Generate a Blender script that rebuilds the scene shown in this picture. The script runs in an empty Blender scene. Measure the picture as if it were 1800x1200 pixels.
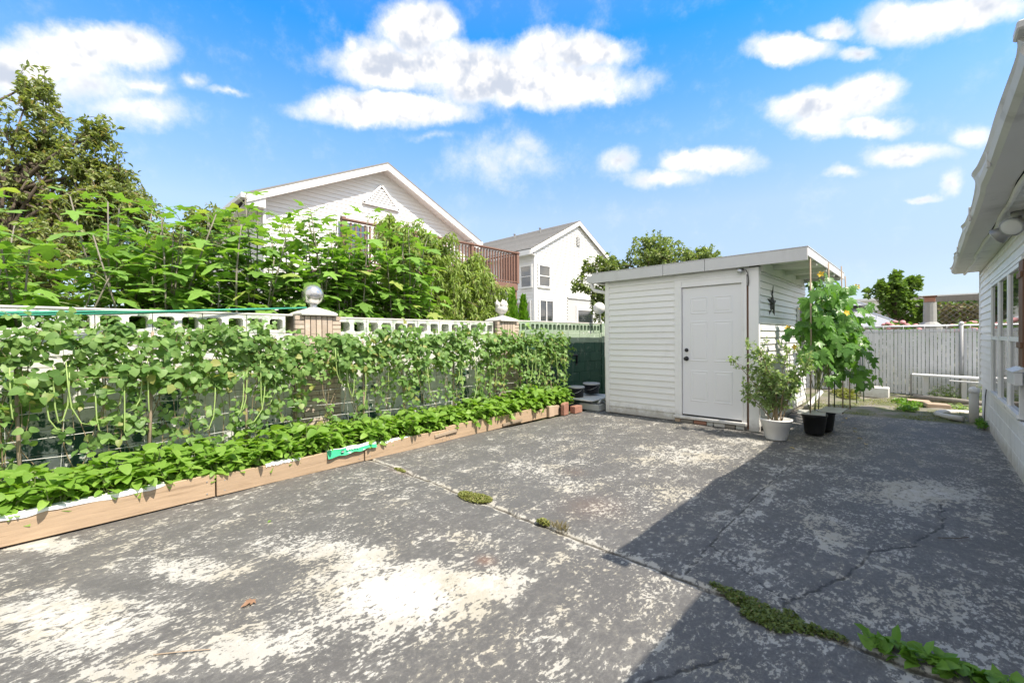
import bpy, bmesh, math, random
import numpy as np
from mathutils import Vector, Matrix

S = bpy.context.scene
COL = S.collection
R = math.radians
rng = np.random.default_rng(7)
random.seed(7)

# ------------------------------------------------------------------ camera
CAM_H = 1.37
yaw, pitch, roll = R(43.96), R(-0.47), R(0.45)
fw = Vector((-math.sin(yaw)*math.cos(pitch), math.cos(yaw)*math.cos(pitch), math.sin(pitch)))
rt = Vector((math.cos(yaw), math.sin(yaw), 0)); upv = rt.cross(fw)
r2 = rt*math.cos(roll) - upv*math.sin(roll); u2 = upv*math.cos(roll) + rt*math.sin(roll)
cd = bpy.data.cameras.new('camera'); cam = bpy.data.objects.new('camera', cd); COL.objects.link(cam)
cd.sensor_width = 36; cd.lens = 36*757/1800; cd.clip_start = .05; cd.clip_end = 3000
m = Matrix.Identity(4)
for i in range(3):
    m[i][0], m[i][1], m[i][2] = r2[i], u2[i], -fw[i]
m[0][3], m[1][3], m[2][3] = 0, 0, CAM_H
cam.matrix_world = m
S.camera = cam

# ------------------------------------------------------------------ sky, sun, exposure
SUN = Vector((.68, .05, 1.0)).normalized()
sun_el = math.asin(SUN.z); sun_az = math.atan2(SUN.x, SUN.y)
W = bpy.data.worlds.new('World'); S.world = W; W.use_nodes = True
SKY_STRENGTH = .15
CLOUD_RADIANCE = 6.4
# clear-sky tint by sine of elevation
GRADE = [(0, (0.3, 0.319, 0.4)), (0.08, (0.309, 0.319, 0.382)), (0.14, (0.364, 0.355, 0.391)), (0.26, (0.491, 0.482, 0.519)), (0.4, (0.337, 0.519, 0.728)), (0.56, (0.046, 0.455, 0.828)), (0.7, (0.273, 0.519, 0.764)), (1, (0.51, 0.628, 0.746))]
S.view_settings.view_transform = 'Standard'; S.view_settings.look = 'None'
S.view_settings.gamma = 1; S.view_settings.use_curve_mapping = False
S.view_settings.exposure = 1.86
S.view_settings.use_white_balance = True; S.view_settings.white_balance_temperature = 7500; S.view_settings.white_balance_tint = 10

class G:
    """tiny node-graph helper"""
    def __init__(s, nt): s.nt = nt; s.n = nt.nodes; s.l = nt.links
    def new(s, t, **kw):
        x = s.n.new(t)
        for k, v in kw.items(): setattr(x, k, v)
        return x
    def put(s, sock, v):
        if isinstance(v, bpy.types.NodeSocket): s.l.new(v, sock)
        elif v is not None: sock.default_value = v
    def math(s, op, a, b=None, c=None, clamp=False):
        x = s.new('ShaderNodeMath', operation=op, use_clamp=clamp)
        s.put(x.inputs[0], a)
        if b is not None: s.put(x.inputs[1], b)
        if c is not None: s.put(x.inputs[2], c)
        return x.outputs[0]
    def noise(s, vec, scale, detail=4, rough=.55, dist=0, out=0):
        x = s.new('ShaderNodeTexNoise'); s.put(x.inputs['Vector'], vec)
        x.inputs['Scale'].default_value = scale; x.inputs['Detail'].default_value = detail
        x.inputs['Roughness'].default_value = rough; x.inputs['Distortion'].default_value = dist
        return x.outputs[out]
    def mix(s, f, a, b, blend='MIX'):
        x = s.new('ShaderNodeMix', data_type='RGBA', blend_type=blend)
        s.put(x.inputs[0], f)
        for sock, v in ((x.inputs[6], a), (x.inputs[7], b)):
            if isinstance(v, (tuple, list)): v = (*v[:3], 1)
            s.put(sock, v)
        return x.outputs[2]
    def ramp(s, f, lo, hi):
        x = s.new('ShaderNodeMapRange', interpolation_type='SMOOTHSTEP')
        s.put(x.inputs[0], f); s.put(x.inputs[1], lo); s.put(x.inputs[2], hi)
        return x.outputs[0]
    def mapping(s, vec, loc=(0,0,0), rot=(0,0,0), scale=(1,1,1), typ='POINT'):
        x = s.new('ShaderNodeMapping', vector_type=typ)
        s.put(x.inputs[0], vec)
        x.inputs[1].default_value = loc if typ != 'NORMAL' else (0,0,0)
        x.inputs[2].default_value = rot; x.inputs[3].default_value = scale
        return x.outputs[0]
    def xyz(s, vec):
        x = s.new('ShaderNodeSeparateXYZ'); s.put(x.inputs[0], vec); return x.outputs

def build_world():
    g = G(W.node_tree); g.n.clear()
    out = g.new('ShaderNodeOutputWorld'); bg = g.new('ShaderNodeBackground')
    sky = g.new('ShaderNodeTexSky', sky_type='NISHITA')
    sky.sun_disc = False; sky.sun_elevation = sun_el; sky.sun_rotation = sun_az
    sky.altitude = 0; sky.air_density = 1.0; sky.dust_density = .6; sky.ozone_density = 3.0
    tc = g.new('ShaderNodeTexCoord'); v = tc.outputs['Generated']
    # cumulus: (azimuth from +Y towards +X, elevation, half width, half height, weight)
    C = [(-55.9,35,.065,.04,1),(-51.2,32,.21,.036,.9),(-59.1,31.4,.108,.04,1),(-39.9,33.4,.076,.028,.9),(-33.2,32.7,.085,.025,.9),(-41.4,30.5,.21,.04,1),(-31.8,28.5,.028,.018,.6),(-59.2,27.1,.17,.028,1),(-64.4,32.5,.022,.016,.5),
      (-44.5,22.1,.133,.055,.42),(-41.5,24,.06,.027,.45),(-54.2,24.7,.07,.011,.3),(-30.5,21.5,.046,.027,.6),(-25.6,19.3,.087,.022,.65),(-19.7,20.2,.085,.023,.85),
      (-86.8,26.4,.072,.029,1),(-90.6,24.1,.072,.033,.95),(-93,22.7,.054,.029,.9),(-84.5,24,.034,.012,.6),(-84.4,21.8,.082,.026,.6),(-88.4,22.4,.115,.036,.5),(-80.1,25.4,.025,.017,.5),(-77.1,25.5,.035,.009,.4),
      (-11,28.9,.065,.02,.9),(-6.9,29.6,.034,.014,.7),(-5.1,26.8,.024,.013,.7),(-1.6,28.2,.05,.028,.9),(1.4,27.5,.07,.022,.95),(-7.9,22.8,.086,.023,.85),(-4.6,23.1,.044,.025,.95),(-8.4,21.5,.049,.016,.75),(-4.2,20.2,.044,.014,.8),(-1.6,17.1,.062,.016,.75),(-6.5,16.9,.028,.01,.6),(3.3,17.2,.027,.016,.6),(1.7,13.6,.016,.017,.6),(-0.4,13.1,.027,.006,.5),
      (-30,52,.2,.07,.6)]
    def dirv(az, el):
        a, e = R(az), R(el); return Vector((math.sin(a)*math.cos(e), math.cos(a)*math.cos(e), math.sin(e)))
    # warp the lookup direction so that cloud outlines billow
    n1 = g.new('ShaderNodeTexNoise'); g.put(n1.inputs['Vector'], v); n1.inputs['Scale'].default_value = 9; n1.inputs['Detail'].default_value = 6; n1.inputs['Roughness'].default_value = .62
    w = g.new('ShaderNodeVectorMath', operation='SUBTRACT'); g.put(w.inputs[0], n1.outputs['Color']); w.inputs[1].default_value = (.5,.5,.5)
    w2 = g.new('ShaderNodeVectorMath', operation='MULTIPLY_ADD'); g.put(w2.inputs[0], w.outputs[0]); w2.inputs[1].default_value = (.075,.075,.062); g.put(w2.inputs[2], v)
    vw = w2.outputs[0]
    dens = None
    for (az, el, rx, ry, wt) in C:
        c = dirv(az, el); r = (r2-c*r2.dot(c)).normalized(); u = r.cross(c)
        Mx = Matrix((r, c, u)).transposed()     # local x = right, y = out, z = up
        p = g.mapping(vw, c, tuple(Mx.to_euler()), (rx*1.5, .35, ry*1.5), 'TEXTURE')
        gr = g.new('ShaderNodeTexGradient', gradient_type='SPHERICAL'); g.put(gr.inputs[0], p)
        d = g.math('MULTIPLY', gr.outputs['Fac'], wt*1.25)
        dens = d if dens is None else g.math('SMOOTH_MAX', dens, d, .10)
    z = g.xyz(v)[2]
    # denser cumulus added out of view, to whiten and lift the fill light
    den = g.math('ADD', g.math('ABSOLUTE', z), .22)
    pl = g.new('ShaderNodeVectorMath', operation='DIVIDE'); g.put(pl.inputs[0], v); g.put(pl.inputs[1], den)
    rest = g.noise(pl.outputs[0], 1.5, 4, .6)
    dt = g.new('ShaderNodeVectorMath', operation='DOT_PRODUCT'); g.put(dt.inputs[0], v); dt.inputs[1].default_value = tuple(dirv(-44, 14))
    outv = g.ramp(dt.outputs['Value'], .60, .48)
    rest = g.math('MULTIPLY', g.math('MULTIPLY', g.math('SUBTRACT', rest, .34), 5.0), outv)
    dens = g.math('MAXIMUM', dens, g.math('MINIMUM', rest, .9))
    fine = g.noise(v, 17, 7, .66)
    dn = g.math('ADD', dens, g.math('MULTIPLY', g.math('SUBTRACT', fine, .5), .72))
    alpha = g.ramp(dn, .06, .72)
    # billows lit from above: compare the billow field here and a little higher up
    vu = g.new('ShaderNodeVectorMath', operation='ADD'); g.put(vu.inputs[0], v); vu.inputs[1].default_value = tuple(u2*.03)
    b1 = g.noise(v, 11, 4, .6); b2 = g.noise(vu.outputs[0], 11, 4, .6)
    sh = g.math('MULTIPLY_ADD', g.math('SUBTRACT', b2, b1), 1.5, .42)
    sh = g.math('ADD', sh, g.math('MULTIPLY', g.math('SUBTRACT', b1, .5), .5))
    ccol = g.mix(g.ramp(sh, .22, .64), (.46, .46, .455), (.185, .215, .272))
    ccol = g.mix(g.ramp(dn, .9, .3), ccol, (.30,.325,.36))
    cs = g.new('ShaderNodeVectorMath', operation='SCALE'); g.put(cs.inputs[0], ccol); cs.inputs['Scale'].default_value = CLOUD_RADIANCE
    grade = g.new('ShaderNodeValToRGB'); g.put(grade.inputs[0], z); e = grade.color_ramp.elements
    e[0].position = 0; e[0].color = (*GRADE[0][1], 1)
    e[1].position = 1; e[1].color = (*GRADE[-1][1], 1)
    for p_, c_ in GRADE[1:-1]:
        q = e.new(p_); q.color = (*c_, 1)
    skyc = g.mix(1.0, sky.outputs[0], grade.outputs[0], 'MULTIPLY')
    mixc = g.mix(g.math('MULTIPLY', alpha, .95), skyc, cs.outputs[0])
    g.put(bg.inputs[0], mixc); bg.inputs[1].default_value = SKY_STRENGTH
    g.l.new(bg.outputs[0], out.inputs[0])
build_world()
W.cycles.sampling_method = 'MANUAL'; W.cycles.sample_map_resolution = 512

sl = bpy.data.lights.new('sun', 'SUN'); sl.energy = 2.0; sl.angle = R(.53); sl.color = (1, .985, .965)
so = bpy.data.objects.new('sun', sl); COL.objects.link(so); so.location = (6, 2, 12)
so.rotation_euler = (-SUN).to_track_quat('-Z', 'Y').to_euler()

# ------------------------------------------------------------------ helpers
ORG = {}
def tag(o, label=None, cat=None, group=None, kind=None):
    if label: o['label'] = label
    if cat: o['category'] = cat
    if group: o['group'] = group
    if kind: o['kind'] = kind
    return o
def thing(name, label, cat, loc=(0,0,0), group=None):
    o = bpy.data.objects.new(name, None); COL.objects.link(o); o.location = loc; o.empty_display_size = .1
    ORG[o.name] = Vector(loc); return tag(o, label, cat, group)
def org(p): return ORG[p.name] if p is not None else Vector((0,0,0))
def link(name, me, parent=None, loc=None):
    """part or piece; the mesh is in the coordinates of its own origin, loc is in the world"""
    o = bpy.data.objects.new(name, me); COL.objects.link(o)
    if parent is not None: o.parent = parent
    L = Vector(loc) if loc is not None else org(parent)
    o.location = L - org(parent); ORG[o.name] = L
    return o

class MB:
    def __init__(s): s.v = []; s.f = []; s.mi = []
    def add(s, V, F, mi=0):
        b = len(s.v); s.v += [tuple(p) for p in V]; s.f += [tuple(i+b for i in f) for f in F]; s.mi += [mi]*len(F); return s
    def box(s, x0, x1, y0, y1, z0, z1, mi=0):
        if x0>x1: x0,x1=x1,x0
        if y0>y1: y0,y1=y1,y0
        if z0>z1: z0,z1=z1,z0
        return s.add([(x0,y0,z0),(x1,y0,z0),(x1,y1,z0),(x0,y1,z0),(x0,y0,z1),(x1,y0,z1),(x1,y1,z1),(x0,y1,z1)],
              [(0,3,2,1),(4,5,6,7),(0,1,5,4),(1,2,6,5),(2,3,7,6),(3,0,4,7)], mi)
    def bar(s, a, b, w, h, up=(0,0,1), mi=0):
        a, b = Vector(a), Vector(b); d = (b-a).normalized(); u = Vector(up)
        sd = d.cross(u)
        if sd.length < 1e-4: sd = d.cross(Vector((1,0,0)))
        sd.normalize(); u = sd.cross(d)
        V = []
        for p in (a, b):
            for sx, sy in ((-1,-1),(1,-1),(1,1),(-1,1)): V.append(p + sd*sx*w/2 + u*sy*h/2)
        return s.add(V, [(0,1,2,3),(7,6,5,4),(0,4,5,1),(1,5,6,2),(2,6,7,3),(3,7,4,0)], mi)
    def tube(s, pts, rad, n=6, cap=True, mi=0):
        pts = [Vector(p) for p in pts]
        if not hasattr(rad, '__len__'): rad = [rad]*len(pts)
        V = []; F = []; ref = None
        for i, p in enumerate(pts):
            d = (pts[min(i+1, len(pts)-1)] - pts[max(i-1, 0)])
            d = d.normalized() if d.length > 1e-9 else Vector((0,0,1))
            if ref is None: ref = Vector((1,0,0)) if abs(d.x) < .9 else Vector((0,1,0))
            a = d.cross(ref).normalized(); b = d.cross(a); ref = b.cross(d) if False else ref
            for k in range(n):
                t = 2*math.pi*k/n; V.append(p + (a*math.cos(t) + b*math.sin(t))*rad[i])
        for i in range(len(pts)-1):
            for k in range(n):
                F.append((i*n+k, i*n+(k+1)%n, (i+1)*n+(k+1)%n, (i+1)*n+k))
        if cap: F += [tuple(range(n))[::-1], tuple((len(pts)-1)*n+k for k in range(n))]
        return s.add(V, F, mi)
    def lathe(s, prof, c=(0,0,0), n=16, mi=0):
        V = []; F = []
        for r, z in prof:
            for k in range(n):
                t = 2*math.pi*k/n; V.append((c[0]+r*math.cos(t), c[1]+r*math.sin(t), c[2]+z))
        for i in range(len(prof)-1):
            for k in range(n): F.append((i*n+k, i*n+(k+1)%n, (i+1)*n+(k+1)%n, (i+1)*n+k))
        F += [tuple(range(n))[::-1], tuple((len(prof)-1)*n+k for k in range(n))]
        return s.add(V, F, mi)
    def prism(s, poly, off, mi=0):
        """polygon (list of 3-D points) extruded by off"""
        n = len(poly); off = Vector(off); V = [Vector(p) for p in poly]; V += [p+off for p in V]
        F = [tuple(range(n))[::-1], tuple(range(n, 2*n))] + [(i, (i+1)%n, n+(i+1)%n, n+i) for i in range(n)]
        return s.add(V, F, mi)
    def mesh(s, name, mats, smooth=False, bev=0, shift=(0,0,0)):
        me = bpy.data.meshes.new(name); sh = Vector(shift)
        me.from_pydata([tuple(Vector(p)-sh) for p in s.v], [], s.f); 
        if not isinstance(mats, (list, tuple)): mats = [mats]
        for q in mats: me.materials.append(q)
        me.polygons.foreach_set('material_index', s.mi)
        bm = bmesh.new(); bm.from_mesh(me)
        bmesh.ops.recalc_face_normals(bm, faces=bm.faces)
        if bev: bmesh.ops.bevel(bm, geom=list(bm.edges), offset=bev, segments=1, affect='EDGES', clamp_overlap=True)
        bm.to_mesh(me); bm.free()
        if smooth: me.polygons.foreach_set('use_smooth', [True]*len(me.polygons))
        me.update(); return me
    def build(s, name, mats, parent=None, smooth=False, bev=0):
        return link(name, s.mesh(name, mats, smooth, bev, org(parent)), parent)

def bx(name, mat_, parent, x0, x1, y0, y1, z0, z1, bev=0):
    return MB().box(x0,x1,y0,y1,z0,z1).build(name, mat_, parent, bev=bev)

def np_mesh(name, V, F, mat_, smooth=False):
    me = bpy.data.meshes.new(name); V = np.asarray(V, np.float32); F = np.asarray(F, np.int32)
    k = F.shape[1]
    me.vertices.add(len(V)); me.vertices.foreach_set('co', V.ravel())
    me.loops.add(F.size); me.loops.foreach_set('vertex_index', F.ravel())
    me.polygons.add(len(F)); me.polygons.foreach_set('loop_start', np.arange(0, F.size, k, dtype=np.int32))
    me.polygons.foreach_set('loop_total', np.full(len(F), k, np.int32))
    if smooth: me.polygons.foreach_set('use_smooth', np.ones(len(F), bool))
    me.materials.append(mat_); me.update(calc_edges=True); me.validate(); return me

# ------------------------------------------------------------------ materials
def new_mat(name):
    mt = bpy.data.materials.new(name); mt.use_nodes = True; g = G(mt.node_tree); g.n.clear()
    out = g.new('ShaderNodeOutputMaterial'); b = g.new('ShaderNodeBsdfPrincipled'); g.l.new(b.outputs[0], out.inputs[0])
    geo = g.new('ShaderNodeNewGeometry'); pos = geo.outputs['Position']
    return mt, g, b, pos, out, geo
def bump(g, b, h, strength=.3, dist=.01):
    x = g.new('ShaderNodeBump'); x.inputs['Strength'].default_value = strength; x.inputs['Distance'].default_value = dist
    g.put(x.inputs['Height'], h); g.l.new(x.outputs[0], b.inputs['Normal'])
def mat(name, col, rough=.6, var=.12, scale=6, bmp=.15, bscale=80, orand=0, metal=0, dirt=None, dirt_amt=0, spec=.5, stretch=(1,1,1), splash=0):
    mt, g, b, pos, out, geo = new_mat(name)
    p = g.mapping(pos, scale=stretch)
    n = g.noise(p, scale, 6, .6)
    c = g.mix(n, tuple(x*(1-var) for x in col), tuple(min(1, x*(1+var)) for x in col))
    if orand:
        oi = g.new('ShaderNodeObjectInfo')
        f = g.math('MULTIPLY_ADD', oi.outputs['Random'], orand*2, 1-orand)
        s = g.new('ShaderNodeVectorMath', operation='SCALE'); g.put(s.inputs[0], c); g.put(s.inputs['Scale'], f); c = s.outputs[0]
    if dirt:
        d = g.noise(g.mapping(pos, (5,2,1), scale=stretch), scale*.55, 7, .7)
        c = g.mix(g.math('MULTIPLY', g.ramp(d, .52, .72), dirt_amt), c, dirt)
    if splash:      # dirt splashed up from the ground
        zz = g.math('ADD', g.xyz(pos)[2], g.math('MULTIPLY', g.noise(pos, 9, 5, .7), -.34))
        c = g.mix(g.math('MULTIPLY', g.ramp(zz, .06, -.17), splash), c, (.36,.32,.26))
    g.put(b.inputs['Base Color'], c); b.inputs['Metallic'].default_value = metal
    rr = g.math('MULTIPLY_ADD', g.noise(pos, scale*2, 3), .25, rough-.12); g.put(b.inputs['Roughness'], rr)
    b.inputs['Specular IOR Level'].default_value = spec
    if bmp: bump(g, b, g.noise(p, bscale, 5, .65), bmp, .006)
    return mt
def leaf_mat(name, ca, cb, cc=None, trans=.4, rough=.45, spec=.35):
    """leaf colours ca..cb per leaf, cc on a few old leaves"""
    mt, g, b, pos, out, geo = new_mat(name)
    r = geo.outputs['Random Per Island']
    oi = g.new('ShaderNodeObjectInfo')
    rr = g.math('FRACT', g.math('ADD', r, oi.outputs['Random']))
    c = g.mix(rr, ca, cb)
    if cc:
        c = g.mix(g.ramp(g.math('FRACT', g.math('MULTIPLY', rr, 17.3)), .93, .96), c, cc)
    c = g.mix(g.math('MULTIPLY', g.noise(pos, 40, 3), .35), c, tuple(x*.6 for x in ca))
    g.put(b.inputs['Base Color'], c); b.inputs['Roughness'].default_value = rough; b.inputs['Specular IOR Level'].default_value = spec
    t = g.new('ShaderNodeBsdfTranslucent')
    tcol = g.mix(1.0, c, (1.25, 1.3, .55), 'MULTIPLY'); g.put(t.inputs[0], tcol)
    mx = g.new('ShaderNodeMixShader'); mx.inputs[0].default_value = trans
    g.l.new(b.outputs[0], mx.inputs[1]); g.l.new(t.outputs[0], mx.inputs[2]); g.l.new(mx.outputs[0], out.inputs[0])
    return mt

M = {}
M['white'] = mat('white_vinyl', (.85,.845,.835), .42, .04, 3, .05, 120, orand=.025, dirt=(.55,.53,.48), dirt_amt=.25, splash=.75)
M['white_far'] = mat('white_vinyl_far', (.8,.795,.78), .5, .04, 1.2, .04, 60, orand=.03)
M['trim'] = mat('white_trim_paint', (.85,.845,.84), .4, .04, 5, .06, 90, dirt=(.5,.48,.43), dirt_amt=.25, splash=.6)
M['fascia'] = mat('grey_aluminium_fascia', (.63,.63,.63), .38, .06, 2.5, .05, 50, dirt=(.4,.39,.37), dirt_amt=.4, stretch=(1,1,.3))
M['door'] = mat('door_paint', (.81,.81,.825), .38, .02, 2, .03, 150)
M['black'] = mat('black_metal', (.02,.02,.022), .35, .2, 10, .02)
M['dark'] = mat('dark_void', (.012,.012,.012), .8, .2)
M['soffit'] = mat('soffit_panel', (.74,.74,.71), .55, .08, 4, .08, 60, orand=.04, dirt=(.3,.3,.27), dirt_amt=.5)
M['ply'] = mat('painted_plywood', (.72,.74,.64), .7, .14, 3, .1, 40, dirt=(.28,.26,.2), dirt_amt=.5)
M['gutter'] = mat('weathered_gutter', (.55,.54,.51), .42, .12, 4, .2, 12, dirt=(.25,.23,.2), dirt_amt=.55)
M['found'] = mat('painted_foundation', (.80,.80,.80), .7, .06, 4, .35, 30, dirt=(.45,.44,.41), dirt_amt=.35, splash=.6)
M['wood'] = mat('pine_board', (.42,.30,.20), .75, .30, 6, .4, 26, orand=.10, dirt=(.25,.17,.105), dirt_amt=.75, stretch=(8,.55,9))
M['oldwood'] = mat('grey_old_wood', (.27,.245,.215), .8, .25, 6, .3, 30, orand=.15, stretch=(4,4,.6))
M['stake'] = mat('bamboo_stake', (.33,.255,.185), .7, .2, 8, .2, 30, orand=.15)
M['brownwood'] = mat('brown_wood', (.16,.075,.04), .6, .25, 8, .2, 40)
M['greengrip'] = mat('green_coated_stake', (.012,.06,.03), .4, .2, 10)
M['redwood'] = mat('redwood_stain', (.23,.125,.095), .6, .15, 3, .1, 30, orand=.12)
M['brick'] = mat('cream_brick', (.5,.4,.32), .8, .22, 7, .4, 50, orand=.16, dirt=(.68,.66,.6), dirt_amt=.7)
M['brickgrout'] = mat('brick_mortar', (.2,.17,.14), .9, .2, 10, .3, 60)
M['redbrick'] = mat('red_brick', (.36,.175,.125), .8, .22, 9, .4, 50, orand=.18, dirt=(.45,.3,.22), dirt_amt=.5)
M['tanbrick'] = mat('tan_paver', (.46,.34,.25), .85, .18, 9, .4, 50, orand=.1)
M['cast'] = mat('cast_stone', (.62,.6,.57), .7, .2, 9, .35, 40, dirt=(.25,.24,.22), dirt_amt=.65)
M['silver'] = mat('silver_painted_ball', (.62,.61,.6), .22, .12, 5, .05, 20, metal=.85, dirt=(.3,.27,.22), dirt_amt=.5)
M['soil'] = mat('garden_soil', (.06,.042,.028), .95, .4, 14, .8, 60)
M['plastic'] = mat('white_plastic_sheet', (.8,.8,.8), .35, .05, 8, .4, 18)
M['blackplastic'] = mat('black_plastic', (.018,.019,.021), .4, .25, 9, .1, 30)
M['lid'] = mat('grey_lid', (.55,.55,.55), .5, .1, 8)
M['pot'] = mat('white_resin_pot', (.76,.76,.755), .42, .05, 6, .06, 30, dirt=(.36,.31,.25), dirt_amt=.5)
M['slate'] = mat('grey_slate_board', (.47,.48,.46), .75, .12, 7, .2, 40, orand=.06)
M['bagg'] = mat('green_bag_film', (.03,.44,.22), .3, .1, 9, .3, 25)
M['bagw'] = mat('white_bag_film', (.8,.82,.8), .3, .08, 14, .3, 25)
M['rope'] = mat('green_cord', (.04,.36,.24), .5, .2, 30)
M['string'] = mat('white_string', (.62,.62,.58), .7, .1, 30)
M['steel'] = mat('galvanised_steel', (.5,.51,.52), .38, .1, 9, metal=.7)
M['postgrey'] = mat('grey_post_paint', (.3,.31,.32), .5, .1, 9)
M['slate2'] = mat('grey_masonry', (.33,.33,.32), .85, .15, 9, .3, 40)
M['slat'] = mat('white_fence_slat', (.72,.72,.72), .5, .05, 6, .04, 60, orand=.05, dirt=(.45,.45,.42), dirt_amt=.3)
M['shingle'] = mat('grey_shingle', (.24,.235,.225), .9, .25, 5, .5, 25, orand=.1)
M['metalroof'] = mat('grey_metal_roof', (.4,.41,.42), .45, .06, 3, metal=.2)
M['cable'] = mat('black_cable', (.02,.02,.02), .5)
M['pink'] = mat('pink_blossom', (.55,.25,.26), .7, .25, 40, .3, 60)
M['bark'] = mat('tree_bark', (.11,.085,.062), .9, .3, 12, .7, 35, stretch=(1,1,.35))
M['barkgrey'] = mat('fig_bark', (.22,.2,.165), .85, .2, 12, .4, 35)
M['stem'] = mat('green_stem', (.16,.2,.07), .6, .2, 20)
M['vinestem'] = mat('dry_vine_stem', (.26,.2,.12), .7, .25, 20)
M['pod'] = mat('long_bean_pod', (.34,.47,.16), .5, .1, 10)
M['flower'] = mat('yellow_blossom', (.75,.52,.06), .6, .15, 20)
M['concrete'] = mat('pale_concrete', (.6,.58,.54), .85, .12, 6, .4, 60, dirt=(.4,.37,.31), dirt_amt=.4)
M['fixture'] = mat('grey_light_fixture', (.3,.3,.29), .4, .1, 8, metal=.3)
M['lens'] = mat('frosted_lamp_glass', (.6,.6,.57), .2, .04, 10)
M['curtain'] = mat('pale_blind', (.5,.5,.5), .8, .1, 3)
M['twine'] = M['string']

def glass_mat():
    mt, g, b, pos, out, geo = new_mat('window_glass')
    b.inputs['Base Color'].default_value = (.03,.035,.04,1); b.inputs['Roughness'].default_value = .03
    b.inputs['Specular IOR Level'].default_value = 1.0; b.inputs['IOR'].default_value = 1.9
    return mt
M['glass'] = glass_mat()

L = {}
L['bean'] = leaf_mat('bean_leaf', (.12,.25,.065), (.30,.47,.15), (.42,.42,.14), .42)
L['bed'] = leaf_mat('bed_plant_leaf', (.17,.34,.05), (.31,.50,.10), None, .45)
L['fig'] = leaf_mat('fig_leaf', (.16,.31,.065), (.28,.50,.11), (.42,.5,.14), .42, .5)
L['peach'] = leaf_mat('peach_leaf', (.25,.36,.08), (.38,.50,.15), (.45,.42,.16), .42, .4)
L['pear'] = leaf_mat('left_tree_leaf', (.20,.27,.09), (.38,.42,.17), (.46,.35,.2), .42, .4, .5)
L['pine'] = leaf_mat('upper_tree_leaf', (.06,.12,.04), (.1,.17,.05), None, .35)
L['shedtree'] = leaf_mat('behind_shed_leaf', (.17,.25,.09), (.32,.40,.15), (.46,.46,.24), .4, .35, .5)
L['far'] = leaf_mat('far_tree_leaf', (0.119,0.224,0.049), (0.210,0.322,0.084), None, .4)
L['fardark'] = leaf_mat('far_dark_leaf', (0.068,0.135,0.053), (0.120,0.195,0.075), None, .3)
L['arb'] = leaf_mat('arborvitae_leaf', (0.120,0.300,0.024), (0.216,0.432,0.048), None, .35)
L['pot'] = leaf_mat('potted_shrub_leaf', (.24,.36,.15), (.38,.51,.23), (.5,.54,.28), .42)
L['luffa'] = leaf_mat('luffa_leaf', (.09,.23,.05), (.18,.4,.08), None, .42, .35, .5)
L['weed'] = leaf_mat('weed_leaf', (0.117,0.273,0.039), (0.208,0.390,0.065), None, .35)
L['moss'] = leaf_mat('joint_weed_leaf', (.2,.23,.06), (.3,.31,.1), (.36,.3,.14), .3)
L['mossdark'] = leaf_mat('joint_moss_leaf', (.12,.17,.045), (.20,.26,.07), (.27,.22,.1), .3)
L['dry'] = leaf_mat('dead_leaf', (.28,.16,.1), (.36,.21,.13), None, .15)
L['yellow'] = leaf_mat('yellow_leaf', (.6,.42,.1), (.7,.52,.2), None, .25)
L['reedbrown'] = leaf_mat('dry_climber_leaf', (.2,.17,.09), (.3,.25,.14), None, .3)

# ================================================================== SETTING
def ground():
    mt, g, b, pos, out, geo = new_mat('yard_ground')
    n = g.noise(pos, 1.3, 8, .65); n2 = g.noise(pos, 14, 6, .7)
    c = g.mix(g.ramp(n, .4, .6), (.15,.125,.09), (.07,.095,.03)); c = g.mix(g.math('MULTIPLY', n2, .5), c, (.2,.18,.13))
    g.put(b.inputs['Base Color'], c); b.inputs['Roughness'].default_value = .95; bump(g, b, n2, .5, .02)
    o = MB().add([(-900,-900,-.03),(900,-900,-.03),(900,900,-.03),(-900,900,-.03)], [(0,1,2,3)]).build('ground', mt)
    tag(o, kind='structure')
ground()

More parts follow.
